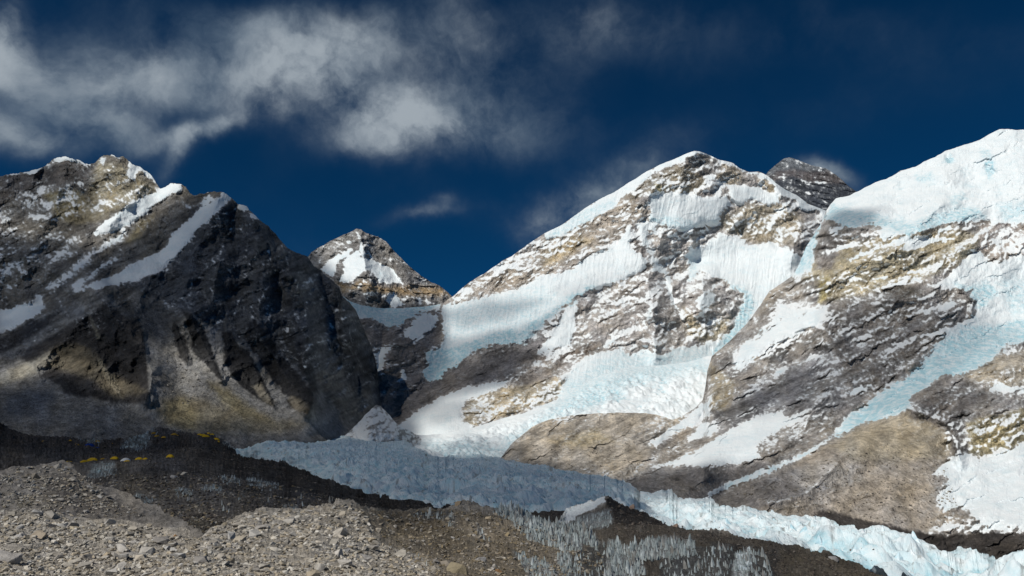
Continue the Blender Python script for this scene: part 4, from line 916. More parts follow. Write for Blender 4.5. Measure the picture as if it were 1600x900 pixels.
# ---- the lower glacier, a river of seracs
L_TOP = [(335, 700), (345, 692), (362, 687), (385, 682), (420, 680), (480, 680), (540, 681), (600, 683), (630, 687), (645, 695), (660, 702), (680, 713), (700, 712), (740, 708), (780, 713), (800, 718), (820, 723), (860, 729), (880, 734), (920, 739), (945, 742), (960, 748), (975, 750), (990, 758), (1000, 769), (1030, 770), (1045, 766), (1060, 774), (1080, 776), (1110, 776), (1125, 787), (1150, 790), (1175, 795), (1200, 796), (1240, 803), (1275, 806), (1300, 815), (1340, 824), (1365, 824), (1395, 828), (1425, 834), (1450, 842), (1475, 855), (1500, 848), (1530, 857), (1560, 874), (1580, 868), (1625, 858)]
L_BOT = [(335, 712), (375, 722), (440, 732), (560, 785), (700, 812), (860, 820), (950, 812), (1050, 840), (1150, 860), (1300, 890), (1400, 918), (1625, 925)]


def l_lift(x, y, px, py, S):
    x, y = x + 3 * fbm(x / 30, y / 30, 2, .5, 25), y + 3 * fbm(x / 30, y / 30, 2, .5, 26)
    e = sstep(0, 30, py - resample(L_TOP, px))
    big = sstep(850, 1150, px)
    h = (10 + 3 * big) * spires(x * .8, y, 34, 13) + (11 + 2 * big) * spires(x, y, 15, 17) + (5 + 1 * big) * spires(x, y, 7, 19) + 1.3 * spires(x, y, 2.9, 20)
    h = h * (.45 + .5 * sstep(-.3, .3, fbm(x / 60, y / 60, 3, .5, 29))) + 5 * fbm(x / 90, y / 90, 3, .5, 23)
    return (h - 9.0 - 2 * big) * (0.5 + 0.5 * e)


sheet('L', 'glacier', 'long pale blue glacier broken into countless ice towers, curving past the moraine',
      L_TOP, L_BOT,
      [(335, 700, 1750), (345, 692, 1850), (420, 680, 2000), (540, 681, 2050), (640, 690, 1900), (680, 713, 1500), (780, 713, 1450), (860, 729, 1350), (945, 742, 1250), (1000, 769, 1020), (1110, 776, 920), (1200, 796, 800), (1300, 815, 720), (1430, 834, 620), (1475, 855, 540), (1530, 857, 520), (1625, 858, 520),
       (375, 722, 1250), (440, 732, 950), (560, 785, 580), (700, 812, 450), (860, 820, 400), (950, 812, 420), (1050, 840, 380), (1150, 860, 340), (1300, 890, 290), (1400, 918, 250), (1625, 925, 240), (560, 730, 1000), (700, 760, 800), (860, 775, 680)],
      1.45, 330, M_ICE, (0.34, 0.38, 0.385), jag=2.5, speck=(.75, 9, 2.0, -12), grey=0, back=(60., .5), zlift=l_lift,
      snow=[([(300, 650), (1660, 650), (1660, 960), (300, 960)], .74, 2)],
      ice=[([(300, 650), (960, 700), (1010, 790), (900, 840), (300, 840)], .55, 25), ([(1000, 760), (1300, 800), (1660, 850), (1660, 960), (1200, 960), (960, 840)], .34, 20), ([(1250, 838), (1330, 855), (1380, 880), (1420, 900), (1250, 870)], .75, 8), ([(1440, 860), (1480, 855), (1490, 900), (1440, 905)], .6, 8)],
      relief=[], colnoise=.1, smooth_snow=0, flat=True)

# ---- debris covered ground with the camp
K_TOP = [(-12, 652), (0, 651), (60, 655), (160, 659), (250, 667), (330, 680), (350, 690), (362, 703), (375, 713), (410, 719), (440, 722), (470, 736), (500, 747), (560, 768), (620, 783), (700, 794), (760, 799), (800, 802), (850, 800), (870, 797), (885, 796), (940, 799), (980, 812)]


def k_ground(x, y, Y):
    s = np.clip(Y / 300.0, 0.25, 3.0)
    h = 3.2 * fbm(x / 60, y / 60, 5, .55, 51) * s + 1.4 * ridged(x / 24, y / 24, 5, .55, 53) * s + .5 * fbm(x / 7, y / 7, 4, .6, 57)
    return h - .5 * s


K_ICE = [[(160, 668), (165, 662), (210, 665), (248, 672), (244, 678), (200, 674), (168, 671)], [(190, 690), (200, 676), (236, 678), (232, 700), (215, 706), (188, 702)], [(120, 682), (136, 680), (160, 690), (152, 696), (126, 690)], [(134, 742), (145, 726), (180, 722), (184, 736), (160, 744)], [(340, 748), (352, 741), (377, 747), (376, 759), (350, 757)], [(384, 752), (390, 745), (402, 750), (402, 760), (386, 760)], [(313, 762), (322, 757), (347, 760), (346, 770), (316, 770)], [(272, 768), (280, 761), (302, 768), (300, 776), (276, 774)], [(206, 772), (215, 766), (240, 776), (238, 786), (214, 784)], [(398, 752), (404, 746), (437, 756), (436, 768), (402, 764)], [(436, 795), (442, 788), (468, 790), (466, 803), (438, 802)], [(80, 668), (90, 664), (122, 667), (120, 673), (84, 673)], [(345, 690), (362, 684), (370, 700), (356, 700)]]
sheet('K', 'moraine', 'dark stony moraine in cloud shadow where the tents stand beside the glacier',
      K_TOP, [(-12, 770), (130, 800), (250, 842), (310, 850), (400, 830), (560, 815), (980, 860)],
      [(-12, 652, 1640), (0, 700, 700), (100, 700, 690), (0, 735, 420), (130, 720, 470), (200, 720, 470), (250, 667, 1500), (250, 690, 900), (330, 680, 1550), (350, 690, 1500), (375, 713, 1050), (440, 722, 880), (400, 740, 420), (560, 768, 540), (700, 794, 360), (885, 796, 290), (980, 812, 260), (130, 745, 290), (300, 760, 230), (300, 800, 130), (305, 835, 85), (450, 765, 300), (450, 790, 160), (600, 790, 300), (560, 815, 120), (700, 815, 190), (980, 860, 150), (200, 800, 120), (-12, 770, 220)],
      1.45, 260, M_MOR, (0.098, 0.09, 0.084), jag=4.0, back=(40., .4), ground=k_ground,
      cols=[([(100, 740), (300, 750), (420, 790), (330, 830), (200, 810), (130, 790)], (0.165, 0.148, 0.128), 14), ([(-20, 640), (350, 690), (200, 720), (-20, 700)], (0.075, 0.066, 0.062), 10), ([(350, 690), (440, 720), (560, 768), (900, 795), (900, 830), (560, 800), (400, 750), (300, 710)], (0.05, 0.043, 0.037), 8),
            ([(280, 830), (290, 810), (320, 806), (340, 815), (330, 840), (305, 848)], (0.11, 0.10, 0.075), 4), ([(282, 808), (310, 800), (330, 806), (345, 818), (330, 822), (316, 808), (300, 806), (286, 816)], (0.045, 0.04, 0.035), 3)],
      snow=[(p, .40, 3) for p in K_ICE], ice=[(p, .8, 4) for p in K_ICE], relief=[], speck=(.35, 7, 1.2, 80), colnoise=.6)

# ---- sunny stony hump at the left
sheet('H', 'moraine', 'rounded grey brown gravel hump at the edge of the camp',
      [(-12, 738), (0, 737), (30, 731), (60, 728), (80, 724), (95, 722), (110, 727), (120, 735), (135, 750), (160, 763), (200, 776), (250, 795), (300, 826), (330, 845)],
      [(-12, 818), (130, 836), (250, 850), (330, 862)], [(-12, 738, 98), (95, 722, 106), (120, 735, 103), (0, 800, 80), (60, 770, 88), (135, 752, 100), (200, 778, 96), (130, 830, 74), (250, 842, 70), (330, 855, 64), (-12, 818, 76), (330, 862, 62), (100, 760, 92)],
      1.6, 130, M_NEAR, (0.28, 0.255, 0.225), jag=2.0, back=(14., .5), ground=lambda x, y, Y: .9 * fbm(x / 9, y / 9, 5, .6, 61) + .5 * ridged(x / 3, y / 3, 5, .6, 62),
      relief=[], colnoise=.22, cols=[([(60, 740), (120, 745), (180, 790), (220, 815), (120, 810), (60, 790)], (0.165, 0.145, 0.125), 14), ([(20, 780), (50, 775), (60, 790), (30, 796)], (0.22, 0.19, 0.13), 5)])

# ---- near rubble and the icy ridge
Q_TOP = [(-12, 795), (0, 796), (30, 797), (60, 800), (95, 808), (130, 815), (165, 816), (200, 817), (225, 823), (245, 829), (270, 829), (290, 831), (300, 838), (306, 843), (320, 838), (340, 826), (360, 815), (380, 806), (400, 800), (430, 798), (450, 797), (480, 795), (500, 792), (520, 788), (535, 784), (548, 785), (556, 790), (566, 796), (590, 798), (620, 799), (650, 800), (680, 799), (700, 796), (710, 790), (722, 786), (738, 787), (750, 791), (770, 797), (790, 797), (803, 796), (815, 800), (825, 806), (840, 812), (855, 817), (868, 820), (876, 810), (884, 798), (893, 793), (903, 790), (914, 787), (922, 785), (934, 781), (944, 777), (950, 777), (958, 783), (966, 788), (976, 791), (986, 793), (996, 797), (1010, 804), (1030, 816), (1045, 824), (1060, 827), (1090, 829), (1110, 829), (1130, 832), (1150, 838), (1170, 846), (1182, 844), (1200, 849), (1222, 856), (1236, 853), (1250, 859), (1272, 866), (1292, 863), (1302, 866), (1325, 876), (1342, 882), (1360, 893), (1380, 902), (1400, 912), (1420, 925)]
Q_ICE = [
    [(766, 800), (788, 794), (803, 793), (816, 797), (832, 806), (850, 813), (885, 822), (905, 822), (925, 835), (937, 850), (932, 858), (915, 851), (905, 860), (880, 860), (850, 850), (830, 845), (812, 830), (790, 815)],
    [(800, 862), (815, 866), (850, 880), (868, 892), (872, 910), (830, 910)], [(870, 872), (885, 868), (905, 888), (910, 910), (880, 910)],
    [(950, 847), (965, 845), (975, 857), (1000, 852), (1015, 842), (1040, 845), (1085, 846), (1086, 870), (1060, 876), (1030, 872), (1000, 882), (1010, 892), (990, 910), (945, 910), (948, 875)],
    [(1150, 866), (1176, 860), (1180, 880), (1168, 910), (1140, 910)],
    [(893, 818), (905, 808), (930, 803), (955, 798), (957, 820), (935, 828), (905, 824)]]
Q_DIRTY = [[(1055, 858), (1140, 854), (1150, 866), (1140, 910), (1040, 910), (1030, 880)], [(1180, 862), (1198, 876), (1212, 910), (1172, 910)], [(905, 862), (945, 850), (950, 910), (880, 910)], [(640, 802), (700, 800), (716, 812), (712, 828), (690, 815), (650, 812)], [(745, 830), (752, 828), (765, 850), (752, 852)]]


def q_ground(x, y, Y):
    h = .55 * fbm(x / 9, y / 9, 5, .6, 64) + .32 * ridged(x / 2.6, y / 2.6, 5, .6, 65) + .12 * fbm(x / .8, y / .8, 3, .6, 66)
    return h * np.clip(Y / 60, .3, 1.6)


sheet('Q', 'ground', 'near ground of pale rubble turning into a muddy ridge with fluted ice',
      Q_TOP, [(-12, 925), (1420, 940)],
      [(-12, 795, 64), (130, 815, 56), (245, 829, 50), (306, 843, 43), (400, 800, 74), (540, 784, 86), (450, 850, 43), (600, 870, 48), (0, 925, 21), (300, 925, 21), (600, 925, 27),
       (600, 798, 104), (680, 799, 112), (722, 786, 116), (800, 796, 124), (868, 820, 118), (876, 812, 150), (948, 777, 165), (1045, 824, 132), (1100, 829, 128), (1200, 849, 112), (1300, 865, 100), (1380, 902, 84), (1420, 925, 74),
       (950, 800, 150), (985, 810, 148), (1000, 840, 108), (930, 828, 128), (1100, 845, 104), (1000, 858, 92), (1100, 866, 88), (1200, 870, 86), (1000, 925, 58), (1200, 925, 62), (1300, 925, 70),
       (700, 850, 74), (620, 830, 84), (700, 925, 36), (850, 855, 86), (760, 850, 74), (850, 925, 48), (660, 865, 60)],
      1.45, 190, M_NEAR, (0.36, 0.325, 0.272), jag=1.0, back=(14., .5), ground=q_ground,
      cols=[([(556, 792), (580, 798), (700, 798), (900, 824), (940, 850), (950, 910), (950, 940), (640, 940), (690, 890), (640, 870), (600, 850), (572, 825)], (0.205, 0.168, 0.115), 6),
            ([(600, 810), (660, 812), (730, 830), (745, 860), (700, 875), (660, 865), (620, 835)], (0.145, 0.115, 0.072), 8),
            ([(868, 822), (950, 790), (1050, 822), (1240, 850), (1420, 900), (1420, 940), (930, 940), (920, 850)], (0.105, 0.088, 0.068), 5),
            ([(940, 785), (948, 772), (970, 786), (1010, 802), (1050, 826), (1000, 824), (962, 822), (955, 800)], (0.042, 0.036, 0.032), 3),
            ([(1040, 868), (1140, 852), (1215, 866), (1215, 940), (1020, 940)], (0.052, 0.048, 0.044), 5),
            ([(1215, 862), (1300, 862), (1420, 905), (1420, 940), (1230, 940)], (0.12, 0.098, 0.066), 5)] + [(p, (0.20, 0.21, 0.205), 4) for p in Q_ICE] + [(p, (0.09, 0.09, 0.087), 5) for p in Q_DIRTY],
      snow=[(p, .30, 3) for p in Q_ICE] + [([(866, 822), (884, 798), (903, 790), (944, 777), (946, 786), (930, 796), (905, 806), (893, 820)], .93, 2), ([(1150, 868), (1176, 858), (1182, 870), (1172, 895), (1150, 905)], .6, 3)],
      ice=[(p, .35, 3) for p in Q_ICE + Q_DIRTY],
      relief=[], strokes=[([(600, 812), (640, 850), (690, 900)], 8, 1.2), ([(630, 868), (672, 900)], 4, 1.0), ([(556, 790), (572, 830), (600, 860)], 14, 2.0)], speck=(.5, 5, 3.5, 90), colnoise=.34, smooth_snow=.3)

# ---- valley floor far below and all round
gx = np.linspace(-40000, 40000, 41)
GX, GY = np.meshgrid(gx, gx)
gz = np.full(GX.shape, -160.0)
gi = np.arange(41 * 41).reshape(41, 41)
gf = np.stack([gi[:-1, :-1], gi[:-1, 1:], gi[1:, 1:], gi[1:, :-1]], -1).reshape(-1, 4)
grid_mesh('valley_floor', np.stack([GX, GY, gz], -1), gf, M_FAR, {'snow': np.full(GX.size, .1), 'ice': np.zeros(GX.size), 'rock': np.full((GX.size, 3), .15)}, 'grey stony valley floor below the moraines')
#@@OBJECTS
# ------------------------------------------------------------------ unseen clouds added towards the sun, shaped to throw the broken shade
SHADE = [   # (outline of the shaded ground, optical depth, softness in pixels)
    ([(-40, 260), (70, 250), (140, 262), (150, 330), (90, 400), (60, 350), (-40, 330)], 1.1, 22),
    ([(-40, 360), (60, 375), (150, 392), (215, 372), (232, 350), (270, 320), (300, 300), (420, 320), (560, 470), (600, 560), (605, 640), (560, 650), (480, 625), (400, 580), (330, 540), (260, 520), (225, 540), (120, 520), (40, 560), (-40, 580)], 2.05, 16),
    ([(230, 625), (300, 625), (330, 590), (480, 620), (560, 650), (600, 670), (420, 680), (230, 660)], .6, 16),
    ([(110, 520), (225, 530), (240, 600), (180, 580), (120, 545), (60, 560)], 2.2, 16),
    ([(-40, 615), (60, 590), (110, 590), (180, 618), (240, 640), (270, 655), (400, 672), (350, 700), (-40, 740)], 2.1, 12),
    ([(-40, 640), (350, 686), (440, 722), (560, 768), (700, 795), (740, 800), (560, 815), (480, 785), (400, 794), (300, 840), (250, 828), (180, 800), (145, 765), (128, 738), (90, 726), (-40, 740)], 1.65, 10),
    ([(335, 690), (400, 680), (560, 676), (620, 684), (650, 694), (690, 714), (800, 712), (900, 732), (960, 744), (1005, 768), (985, 790), (900, 815), (700, 800), (560, 770), (440, 724), (360, 700)], 2.1, 13),
    ([(520, 690), (550, 660), (588, 610), (630, 645), (660, 680), (660, 700), (520, 700)], 2.0, 8),
    ([(690, 700), (740, 682), (830, 690), (840, 720), (760, 716)], .8, 10),
    ([(540, 460), (640, 476), (690, 480), (700, 540), (700, 580), (640, 610), (600, 640), (560, 600)], 2.1, 14),
    ([(690, 490), (760, 470), (850, 470), (790, 500), (720, 512)], .75, 12), ([(690, 530), (770, 520), (840, 500), (890, 470), (850, 520), (760, 560), (690, 600)], 1.0, 10),
    ([(600, 560), (700, 590), (760, 545), (860, 545), (800, 600), (700, 620), (620, 680)], 1.4, 12), ([(640, 640), (720, 620), (760, 640), (680, 664)], .7, 12), ([(880, 455), (960, 430), (900, 470)], .5, 14),
    ([(1288, 350), (1310, 328), (1375, 326), (1360, 352), (1310, 372)], 1.1, 9),
    ([(1310, 480), (1400, 460), (1500, 470), (1540, 500), (1460, 560), (1380, 620), (1310, 640), (1200, 640), (1130, 640), (1180, 600), (1280, 560)], .75, 24),
    ([(1330, 650), (1420, 590), (1500, 520), (1580, 510), (1500, 580), (1400, 640)], .5, 16), ([(1420, 630), (1500, 600), (1560, 620), (1500, 660), (1440, 660)], .6, 14),
    ([(975, 760), (1020, 738), (1190, 722), (1210, 735), (1140, 762), (1180, 790), (1100, 782), (1000, 775)], 1.0, 10), ([(1120, 770), (1260, 735), (1240, 790), (1150, 790)], .8, 14),
    ([(60, 730), (130, 745), (220, 815), (130, 812), (60, 770), (-40, 800), (-40, 770)], .7, 14),
    ([(860, 790), (950, 770), (1050, 822), (1240, 850), (1400, 900), (1200, 920), (960, 910), (900, 830)], .75, 16),
]
SIG = 0.012
allp = np.concatenate([p for _, _, p in VIS]).astype(float)
upx, upy = project(allp)
zb = np.full((470, 830), 1e9)
ci = np.clip((upy / 2).astype(int), 0, 469)
cj = np.clip((upx / 2).astype(int) + 10, 0, 829)
np.minimum.at(zb, (ci, cj), allp[:, 1])
vis = allp[:, 1] < zb[ci, cj] * 1.08 + 4
vis &= (upx > -40) & (upx < 1640) & (upy < 930)
sel = _rng.random(len(upx)) < 0.6
vx, vy, vp = upx[vis & sel], upy[vis & sel], allp[vis & sel]
tau_all = field(vx + 9 * fbm(vx / 40, vy / 40, 4, .55, 81), vy + 7 * fbm(vx / 40, vy / 40, 4, .55, 82), SHADE)
M_CLOUD = bpy.data.materials.new('shade_cloud_vapour')
M_CLOUD.use_nodes = True
ct_ = NT(M_CLOUD.node_tree)
pv = ct_.n('ShaderNodeVolumeScatter')
pv.inputs['Color'].default_value = (0.9, 0.9, 0.9, 1)
pv.inputs['Density'].default_value = SIG
ct_.put(ct_.n('ShaderNodeOutputMaterial').inputs['Volume'], pv.outputs[0])


def cloud(height, share, cell, label):
    """a bank of cloud whose thickness follows the shade it throws"""
    k = (height - vp[:, 2]) / TO_SUN.z
    kk = share > 0.001
    cx = (vp[:, 0] + TO_SUN.x * k)[kk]
    cy = (vp[:, 1] + TO_SUN.y * k)[kk]
    t_ = (tau_all * share)[kk]
    m = cell * 16
    x0c, y0c = cx.min() - m, cy.min() - m
    nx, ny = int((cx.max() + m - x0c) / cell) + 1, int((cy.max() + m - y0c) / cell) + 1
    acc, cnt = np.zeros((ny, nx)), np.zeros((ny, nx))
    ii, jj = ((cy - y0c) / cell).astype(int), ((cx - x0c) / cell).astype(int)
    np.add.at(acc, (ii, jj), t_)
    np.add.at(cnt, (ii, jj), 1.0)
    acc, cnt = blur2(acc, 2), blur2(cnt, 2)
    fa, fc_ = blur2(acc, 14), blur2(cnt, 14)
    td = np.where(cnt > 0.05, acc / np.maximum(cnt, 1e-6), np.where(fc_ > 1e-4, fa / np.maximum(fc_, 1e-6), 0))
    td = blur2(td, 2)
    yy, xx = np.mgrid[0:ny, 0:nx] * cell
    td = td * np.clip(1.0 + 0.35 * fbm(xx / cell / 12, yy / cell / 12, 4, .55, 83), .4, 1.6)
    td[td < 0.05] = 0
    td[0], td[-1], td[:, 0], td[:, -1] = 0, 0, 0, 0
    th = td * TO_SUN.z / SIG
    n_ = nx * ny
    idt = np.arange(n_).reshape(ny, nx)
    live = (th[:-1, :-1] + th[1:, :-1] + th[:-1, 1:] + th[1:, 1:]) > 0
    XX, YY = x0c + xx, y0c + yy
    top_v = np.stack([XX, YY, height + th * 0.62], -1).reshape(-1, 3)
    bot_v = np.stack([XX, YY, height - th * 0.38], -1).reshape(-1, 3)
    idb = np.where(th > 0, idt + n_, idt)
    ft = np.stack([idt[:-1, :-1], idt[:-1, 1:], idt[1:, 1:], idt[1:, :-1]], -1)[live]
    fb = np.stack([idb[:-1, :-1], idb[1:, :-1], idb[1:, 1:], idb[:-1, 1:]], -1)[live]
    fc2 = np.concatenate([ft, fb])
    used, inv = np.unique(fc2, return_inverse=True)
    cv = np.concatenate([top_v, bot_v])[used]
    f_ = cv[:, 1] * CP + cv[:, 2] * SP
    qx, qy = project(cv)
    print('cloud', label, cv.shape, 'in frame:', int(((f_ > 0) & (qx > 0) & (qx < 1600) & (qy > 0) & (qy < 900)).sum()))
    grid_mesh('shade_cloud', cv, inv.reshape(-1, 4), M_CLOUD, {}, label, kind='stuff')  # added out of view, only to cast the outlined shade


near_share = 1 - sstep(560, 880, vp[:, 1])
cloud(5000.0, 1 - near_share, 14.0, 'unseen high cloud bank shaped to shade the mountains')
cloud(700.0, near_share, 4.0, 'unseen low cloud shaped to shade the moraine')

# ------------------------------------------------------------------ stones
random.seed(11)


def stone_mesh(name, seed, n=13, sx=1.0, sy=0.8, sz=0.6):
    """angular broken rock: hull of a few scattered corners, standing on z = -0.25"""
    rnd = random.Random(seed)
    bm = bmesh.new()
    for i in range(n):
        v = Vector((rnd.gauss(0, 1), rnd.gauss(0, 1), rnd.gauss(0, 1))).normalized()
        q = Vector((max(-.72, min(.72, v.x)), max(-.72, min(.72, v.y)), max(-.6, min(.66, v.z))))
        q *= rnd.uniform(.82, 1.08)
        bm.verts.new((q.x * sx, q.y * sy, q.z * sz))
    r = bmesh.ops.convex_hull(bm, input=bm.verts)
    bmesh.ops.delete(bm, geom=[g for g in r['geom_interior'] if isinstance(g, bmesh.types.BMVert)], context='VERTS')
    bmesh.ops.triangulate(bm, faces=bm.faces)
    me = bpy.data.meshes.new(name)
    bm.to_mesh(me)
    bm.free()
    me.materials.append(M_STONE)
    return me


def big_stone_mesh(name, seed, sx, sy, sz):
    """a boulder: hull with chamfered edges and a chipped, cracked surface"""
    rnd = random.Random(seed)
    me = stone_mesh(name, seed, 12, sx, sy, sz)
    bm = bmesh.new()
    bm.from_mesh(me)
    bmesh.ops.dissolve_limit(bm, angle_limit=R(14), verts=bm.verts, edges=bm.edges)
    bmesh.ops.bevel(bm, geom=bm.edges[:], offset=0.045 * min(sx, sy, sz), segments=1, affect='EDGES', clamp_overlap=True)
    bmesh.ops.triangulate(bm, faces=bm.faces)
    bmesh.ops.subdivide_edges(bm, edges=[e for e in bm.edges if e.calc_length() > .25 * sx], cuts=2, use_grid_fill=True)
    bmesh.ops.triangulate(bm, faces=bm.faces)
    from mathutils import noise as mn
    o = Vector((rnd.random() * 50, 0, 0))
    for v in bm.verts:
        d = mn.fractal(v.co * 2.2 / sx + o, 1.0, 2.0, 4)
        v.co += v.co.normalized() * d * 0.07 * sx
    bm.to_mesh(me)
    bm.free()
    return me


def place(name, me, p, size, rz, tilt=0.0, lean=0.0, parent=None):
    ob = bpy.data.objects.new(name, me)
    COL.objects.link(ob)
    ob.location = p
    ob.rotation_euler = (tilt, lean, rz)
    ob.scale = (size, size, size)
    if parent is not None:
        ob.parent = parent
    return ob


# (surface, x, y of its foot, width px, depth, height ratio, colour, label)
GREY, TAN, PALE, BROWN, RUST, PINK, DARK = (.80, .80, .82), (1.0, .95, .87), (1.2, 1.18, 1.13), (.66, .59, .50), (.85, .55, .30), (.95, .75, .66), (.35, .33, .31)
BOULDERS = [
    ('Q', 10, 884, 38, .8, .75, GREY, 'big grey brown boulder with a shaded front at the lower left corner of the rubble'),
    ('Q', 24, 862, 30, .7, .55, PALE, 'pale slab boulder resting just behind the big corner boulder'),
    ('Q', 42, 861, 16, .8, .9, TAN, 'tan upright block beside the pale slab near the corner boulder'),
    ('Q', 30, 841, 18, .8, .6, GREY, 'small grey boulder uphill of the wide brown boulder'),
    ('Q', 54, 846, 30, .7, .5, BROWN, 'wide brown boulder with a flat top and dark overhung front'),
    ('Q', 101, 860, 20, .8, .7, PALE, 'pale cracked block casting a black shadow, uphill of the big slab'),
    ('Q', 92, 868, 18, .8, .6, PALE, 'broad pale stone touching the cracked block'),
    ('Q', 135, 876, 30, .8, .5, GREY, 'large flat grey slab in the open rubble below the hollow'),
    ('Q', 166, 873, 17, .6, 1.0, TAN, 'upright tan slab leaning against the large flat grey slab'),
    ('Q', 115, 830, 20, .7, .5, (.95, .88, .72), 'yellowish wedge of rock at the foot of the gravel hump'),
    ('Q', 274, 842, 13, .8, .9, RUST, 'rust coloured rock on the lip of the shaded hollow'),
    ('Q', 221, 876, 17, .8, .6, TAN, 'tan rounded boulder with a dark gap behind it in mid rubble'),
    ('Q', 454, 826, 10, .5, 1.7, GREY, 'thin grey slab standing on edge on the rubble slope'),
    ('Q', 407, 832, 22, .7, .4, GREY, 'flat grey rock lying uphill of the white slab'),
    ('Q', 430, 862, 23, .6, .4, PALE, 'long whitish flat slab lying on the rubble slope'),
    ('Q', 345, 872, 17, .8, .7, PALE, 'pale broken boulder beside the tilted plate'),
    ('Q', 360, 884, 13, .5, 1.1, TAN, 'tilted tan plate leaning downhill beside the pale broken boulder'),
    ('Q', 319, 870, 14, .7, .8, (1.15, 1.05, .8), 'yellow white stone below the rim of the hollow'),
    ('Q', 409, 848, 13, .8, .7, PALE, 'rounded pale stone between the flat grey rock and the white slab'),
    ('Q', 540, 793, 18, .8, .6, TAN, 'cream crest boulder on the highest point of the rubble mound'),
    ('Q', 553, 816, 17, .8, .7, GREY, 'grey block below the cream crest boulder'),
    ('Q', 514, 836, 13, .5, 1.3, GREY, 'leaning grey slab half buried below the mound crest'),
    ('Q', 499, 852, 20, .8, .5, TAN, 'broad tan boulder in the middle of the rubble mound'),
    ('Q', 450, 845, 17, .8, .6, BROWN, 'brown boulder just below the slab standing on edge'),
    ('Q', 581, 851, 16, .8, .6, (1.1, .98, .78), 'cream boulder at the muddy edge of the mound'),
    ('Q', 590, 835, 11, .7, 1.0, TAN, 'small tan block with a long shadow at the top of the muddy slope'),
    ('Q', 570, 876, 18, .8, .5, GREY, 'grey slab low on the mound beside the muddy slope'),
    ('Q', 549, 855, 12, .7, .9, PALE, 'whitish block in the rubble right of the mound centre'),
    ('Q', 717, 791, 13, .8, .95, (1.0, .84, .66), 'orange tan boulder perched on the muddy ridge crest'),
    ('Q', 762, 795, 11, .8, .6, DARK, 'dark stone on the ridge crest beside the ice flutes'),
    ('Q', 716, 900, 32, .8, .75, (.62, .55, .40), 'big square brown block at the bottom of the muddy slope'),
    ('Q', 695, 888, 18, .6, .7, TAN, 'pale tan slab propped against the square brown block'),
    ('Q', 781, 893, 13, .8, .8, RUST, 'small rusty orange stone on the muddy slope'),
    ('Q', 782, 877, 17, .8, .5, PALE, 'flat pale slab uphill of the rusty orange stone'),
    ('Q', 750, 881, 18, .8, .6, GREY, 'heaped grey boulder above the square brown block'),
    ('Q', 791, 841, 11, .8, .7, (1.05, .9, .6), 'yellowish boulder on the muddy slope under the ice flutes'),
    ('Q', 1054, 827, 11, .8, 1.35, PINK, 'pinkish upright boulder standing on the dark ridge before the glacier'),
    ('Q', 987, 797, 9, .5, 1.6, PINK, 'pink grey fin of rock behind the dark moraine peak'),
    ('Q', 1302, 878, 15, .8, .8, GREY, 'grey boulder alone on the dark ridge at the lower right'),
    ('Q', 949, 782, 8, .8, .9, DARK, 'dark stone capping the moraine peak'),
    ('H', 53, 748, 17, .7, .9, TAN, 'tan angular boulder on the flank of the gravel hump'),
    ('H', 90, 733, 11, .6, 1.2, TAN, 'leaning tan slab at the top of the gravel hump'),
    ('H', 148, 786, 10, .8, .9, BROWN, 'lone brown boulder on the shaded side of the gravel hump'),
    ('K', 272, 748, 14, .8, .6, GREY, 'grey boulder beside the split rock in the shaded camp ground'),
    ('K', 286, 748, 12, .8, .6, TAN, 'tan boulder next to a grey one in the shaded camp ground'),
]
for i, (sn, px, py, wpx, dp, hr, colr, lab) in enumerate(BOULDERS):
    p = on(sn, px, py)
    s = wpx * p.y / F / 1.45
    me = big_stone_mesh('boulder', 300 + i, 1.0, dp, hr)
    ob = place('boulder', me, p + Vector((0, 0, s * hr * 0.14)), s, random.uniform(-.5, .5), random.uniform(-.15, .15), random.uniform(-.2, .2))
    ob.color = colr + (1,)
    ob['label'] = lab
    ob['category'] = 'boulder'
    ob['group'] = 'large boulders on the moraine'

VARS = [stone_mesh('stone', 40 + i, 12, 1.0, random.uniform(.6, .95), random.uniform(.35, .75)) for i in range(14)]
VDATA = []
for me in VARS:
    me.calc_loop_triangles()
    VDATA.append((np.array([v.co[:] for v in me.vertices]), np.array([t.vertices[:] for t in me.loop_triangles])))


def scatter_xy(n, poly, bias=1.0):
    A = np.asarray(poly, float)
    out = []
    while len(out) < n:
        x = _rng.uniform(A[:, 0].min(), A[:, 0].max(), n)
        y = _rng.uniform(A[:, 1].min(), A[:, 1].max(), n)
        ok = sdist(x, y, poly) > 0
        out += list(zip(x[ok], y[ok]))
    return out[:n]


# stones large enough to tell apart: parts of the ground they lie in
RUB = [(-5, 800), (60, 803), (130, 818), (240, 831), (305, 846), (400, 804), (480, 798), (540, 790), (566, 800), (590, 850), (640, 880), (680, 910), (-5, 910)]
HUM = [(-5, 740), (60, 732), (95, 726), (125, 740), (170, 780), (240, 815), (130, 815), (-5, 795)]
MUD = [(575, 803), (700, 800), (800, 802), (880, 850), (940, 870), (950, 905), (690, 905), (640, 875), (600, 850)]
cnt_s = 0
for poly, sn, n, lo, hi in ((RUB, 'Q', 210, 8, 24), (HUM, 'H', 40, 6, 11), (MUD, 'Q', 60, 6, 14)):
    for (x, y) in scatter_xy(n, poly):
        p = on(sn, x, y)
        wpx = lo + (hi - lo) * random.random() ** 2.5
        s = wpx * p.y / F / 1.45
        ob = place('stone', random.choice(VARS), p + Vector((0, 0, s * .26)), s, random.uniform(0, 6.28), random.uniform(-.35, .35), random.uniform(-.35, .35), SHEETS[sn]['ob'])
        if poly is MUD:
            ob.color = random.choice((TAN, BROWN, (.8, .74, .62), GREY)) + (1,)


